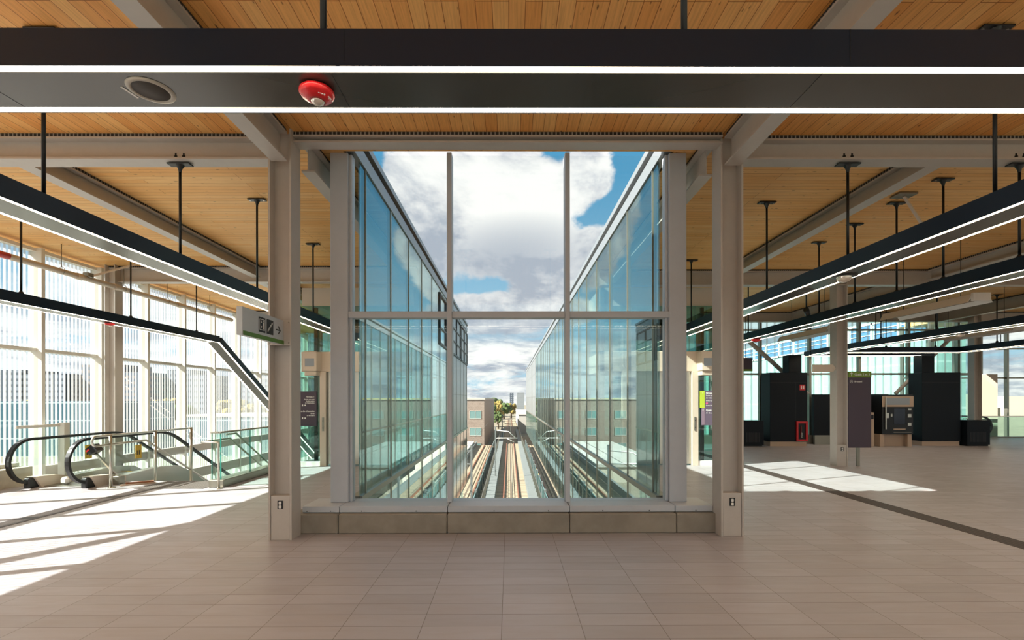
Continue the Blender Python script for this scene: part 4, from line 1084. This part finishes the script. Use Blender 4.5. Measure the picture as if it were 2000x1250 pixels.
while y < 64:
    nw.box(23.97, 24.0, y + 0.15, y + 2.05, 5.55, 6.60)
    nf.box(23.93, 23.97, y, y + 2.2, 5.40, 5.55); nf.box(23.93, 23.97, y, y + 2.2, 6.60, 6.72)
    nf.box(23.93, 23.97, y, y + 0.15, 5.40, 6.72); nf.box(23.93, 23.97, y + 0.15, y + 2.05, 5.9, 5.95); nf.box(23.93, 23.97, y + 0.15, y + 2.05, 6.22, 6.27)
    y += 2.2
pw = bpy.data.objects['neighbour_wing']
nw.build('window_band', winblue, pw); nf.build('window_frame', wframe, pw)
# skyline beyond the left glass wall
sk_names = ['dark slab tower leftmost on the skyline beyond the left glass', 'second tower of the left skyline, a little lower', 'wide brown tower of the left skyline', 'twin tower of the left skyline beside the wide brown one',
            'pale tower of the left skyline behind the steel column', 'low dark tower on the left skyline above the stair', 'pale distant tower above the stair opening', 'brown tower just left of the sign column']
sky_spec = [(-262, -246, 245, 265, 17), (-244, -224, 245, 265, 15), (-222, -200, 252, 272, 20), (-198, -187, 250, 270, 16), (-185, -172, 262, 280, 18), (-170, -160, 256, 276, 15), (-150, -128, 262, 280, 18), (-122, -104, 270, 290, 14)]
for nm, (a, b, c, d, h) in zip(sk_names, sky_spec):
    building('tower_block', nm, a, b, c, d, GZ, h, tower_b if 'brown' in nm else tower_m, grp='towers on the left skyline')
building('office_building', 'teal glazed building across the road beyond the left glass', -112, -76, 92, 110, GZ, 1.5, glassbox)
building('office_building', 'long low pale building beyond the stair opening glass', -62, -38, 92, 108, GZ, -1.5, glassbox, None, roofwhite)
for k_, (a, b, h) in enumerate(((14.5, 18.5, 6.6), (19.5, 23.5, 5.4), (38, 44, 7.0))):
    building('tower_block', ('brown tower above the right brick building, leftmost', 'brown tower above the right brick building, second', 'brown tower beyond the right wall of the light well')[k_], a, b, 170, 180, GZ, h, tower_b, grp='towers on the right skyline')
for k_, (a, b, h) in enumerate(((255, 290, 4.6), (300, 340, 3.2), (215, 240, 3.8))):
    building('tower_block', ('pale distant block in the far right glass, tallest', 'pale distant block in the far right glass, widest', 'pale distant block in the far right glass, leftmost')[k_], a, b, 290, 310, GZ, h, lowconc, grp='blocks on the far right horizon')
# trees
def tree(x, y, h, wd, m, label, seed):
    rnd = random.Random(seed)
    r = thing('tree', label, 'tree', (x, y, GZ), 'autumn trees by the railway')
    MB().tube([(x, y, GZ), (x, y, GZ + h * 0.6)], [wd * 0.07, wd * 0.04], 8).build('trunk', trunk_m, r)
    import bmesh
    cr = MB()
    for k in range(44):
        a = rnd.uniform(0, 2 * PI); rr_ = rnd.uniform(0, wd * 0.46); zc = GZ + h * rnd.uniform(0.38, 0.86)
        rad_ = wd * rnd.uniform(0.09, 0.17)
        bm = bmesh.new(); bmesh.ops.create_icosphere(bm, subdivisions=2, radius=rad_)
        vs = [(v.co.x * rnd.uniform(.8, 1.2) + x + rr_ * math.cos(a), v.co.y * rnd.uniform(.8, 1.2) + y + rr_ * math.sin(a), v.co.z * rnd.uniform(.8, 1.2) + zc) for v in bm.verts]
        cr.raw(vs, [tuple(v.index for v in f.verts) for f in bm.faces]); bm.free()
    cr.build('crown', m, r)
tspec = [(-4.0, 175, 7.0, 3.6, leaf_g, 'green tree nearest the corner of the left brick building'), (-7.6, 187, 9.5, 7, leaf_g, 'dark green tree beyond the left brick building'), (-5.0, 205, 9.0, 5, leaf_y, 'yellow tree beside the far tracks'),
         (-7.5, 230, 11.0, 8, leaf_y, 'yellow tree rising behind the left brick building'), (-3.0, 262, 9.5, 8, leaf_g, 'green tree at the vanishing end of the tracks'), (1.0, 275, 9.0, 8, leaf_y, 'yellow green tree right at the end of the tracks'), (-10, 300, 12.0, 12, leaf_g, 'distant green tree on the horizon')]
for k_, a in enumerate(tspec): tree(*a, seed=k_ + 3)
for k_ in range(9):
    lb = ['first', 'second', 'third', 'fourth', 'fifth', 'sixth', 'seventh', 'eighth', 'ninth'][k_] + ' yellow tree from the left in the row below the left skyline'
    tree(-218 + k_ * 14, 200 + (k_ % 2) * 9, 9 + (k_ % 2) * 2, 12, leaf_y if k_ % 3 else leaf_g, lb if k_ % 3 else lb.replace('yellow', 'green'), seed=20 + k_)

#==each small loose piece becomes a part of its own==
import bmesh
def split_islands(o):
    bm = bmesh.new(); bm.from_mesh(o.data); bm.verts.ensure_lookup_table(); seen = set(); isl = []
    for v0 in bm.verts:
        if v0.index in seen: continue
        st, comp = [v0], []
        seen.add(v0.index)
        while st:
            q = st.pop(); comp.append(q.index)
            for e in q.link_edges:
                r_ = e.other_vert(q)
                if r_.index not in seen: seen.add(r_.index); st.append(r_)
        isl.append(set(comp))
    bm.free()
    if len(isl) < 2: return
    me = o.data
    for comp in isl:
        idx = sorted(comp); mp = {a: b for b, a in enumerate(idx)}
        fs = [tuple(mp[i] for i in p.vertices) for p in me.polygons if p.vertices[0] in comp]
        nm_ = bpy.data.meshes.new(me.name); nm_.from_pydata([tuple(me.vertices[i].co) for i in idx], [], fs)
        nm_.materials.append(me.materials[0]); nm_.update()
        c = bpy.data.objects.new(o.name.split('.')[0], nm_); COL.objects.link(c); c.parent = o.parent; c.location = o.location
    bpy.data.objects.remove(o)
for o in [q for q in bpy.data.objects if q.type == 'MESH' and q.name.split('.')[0] in ('panel_joint', 'coupling', 'pictogram_ground', 'small_mark', 'bolt', 'screw', 'call_button', 'label_figure', 'socket_face', 'figure')]:
    split_islands(o)
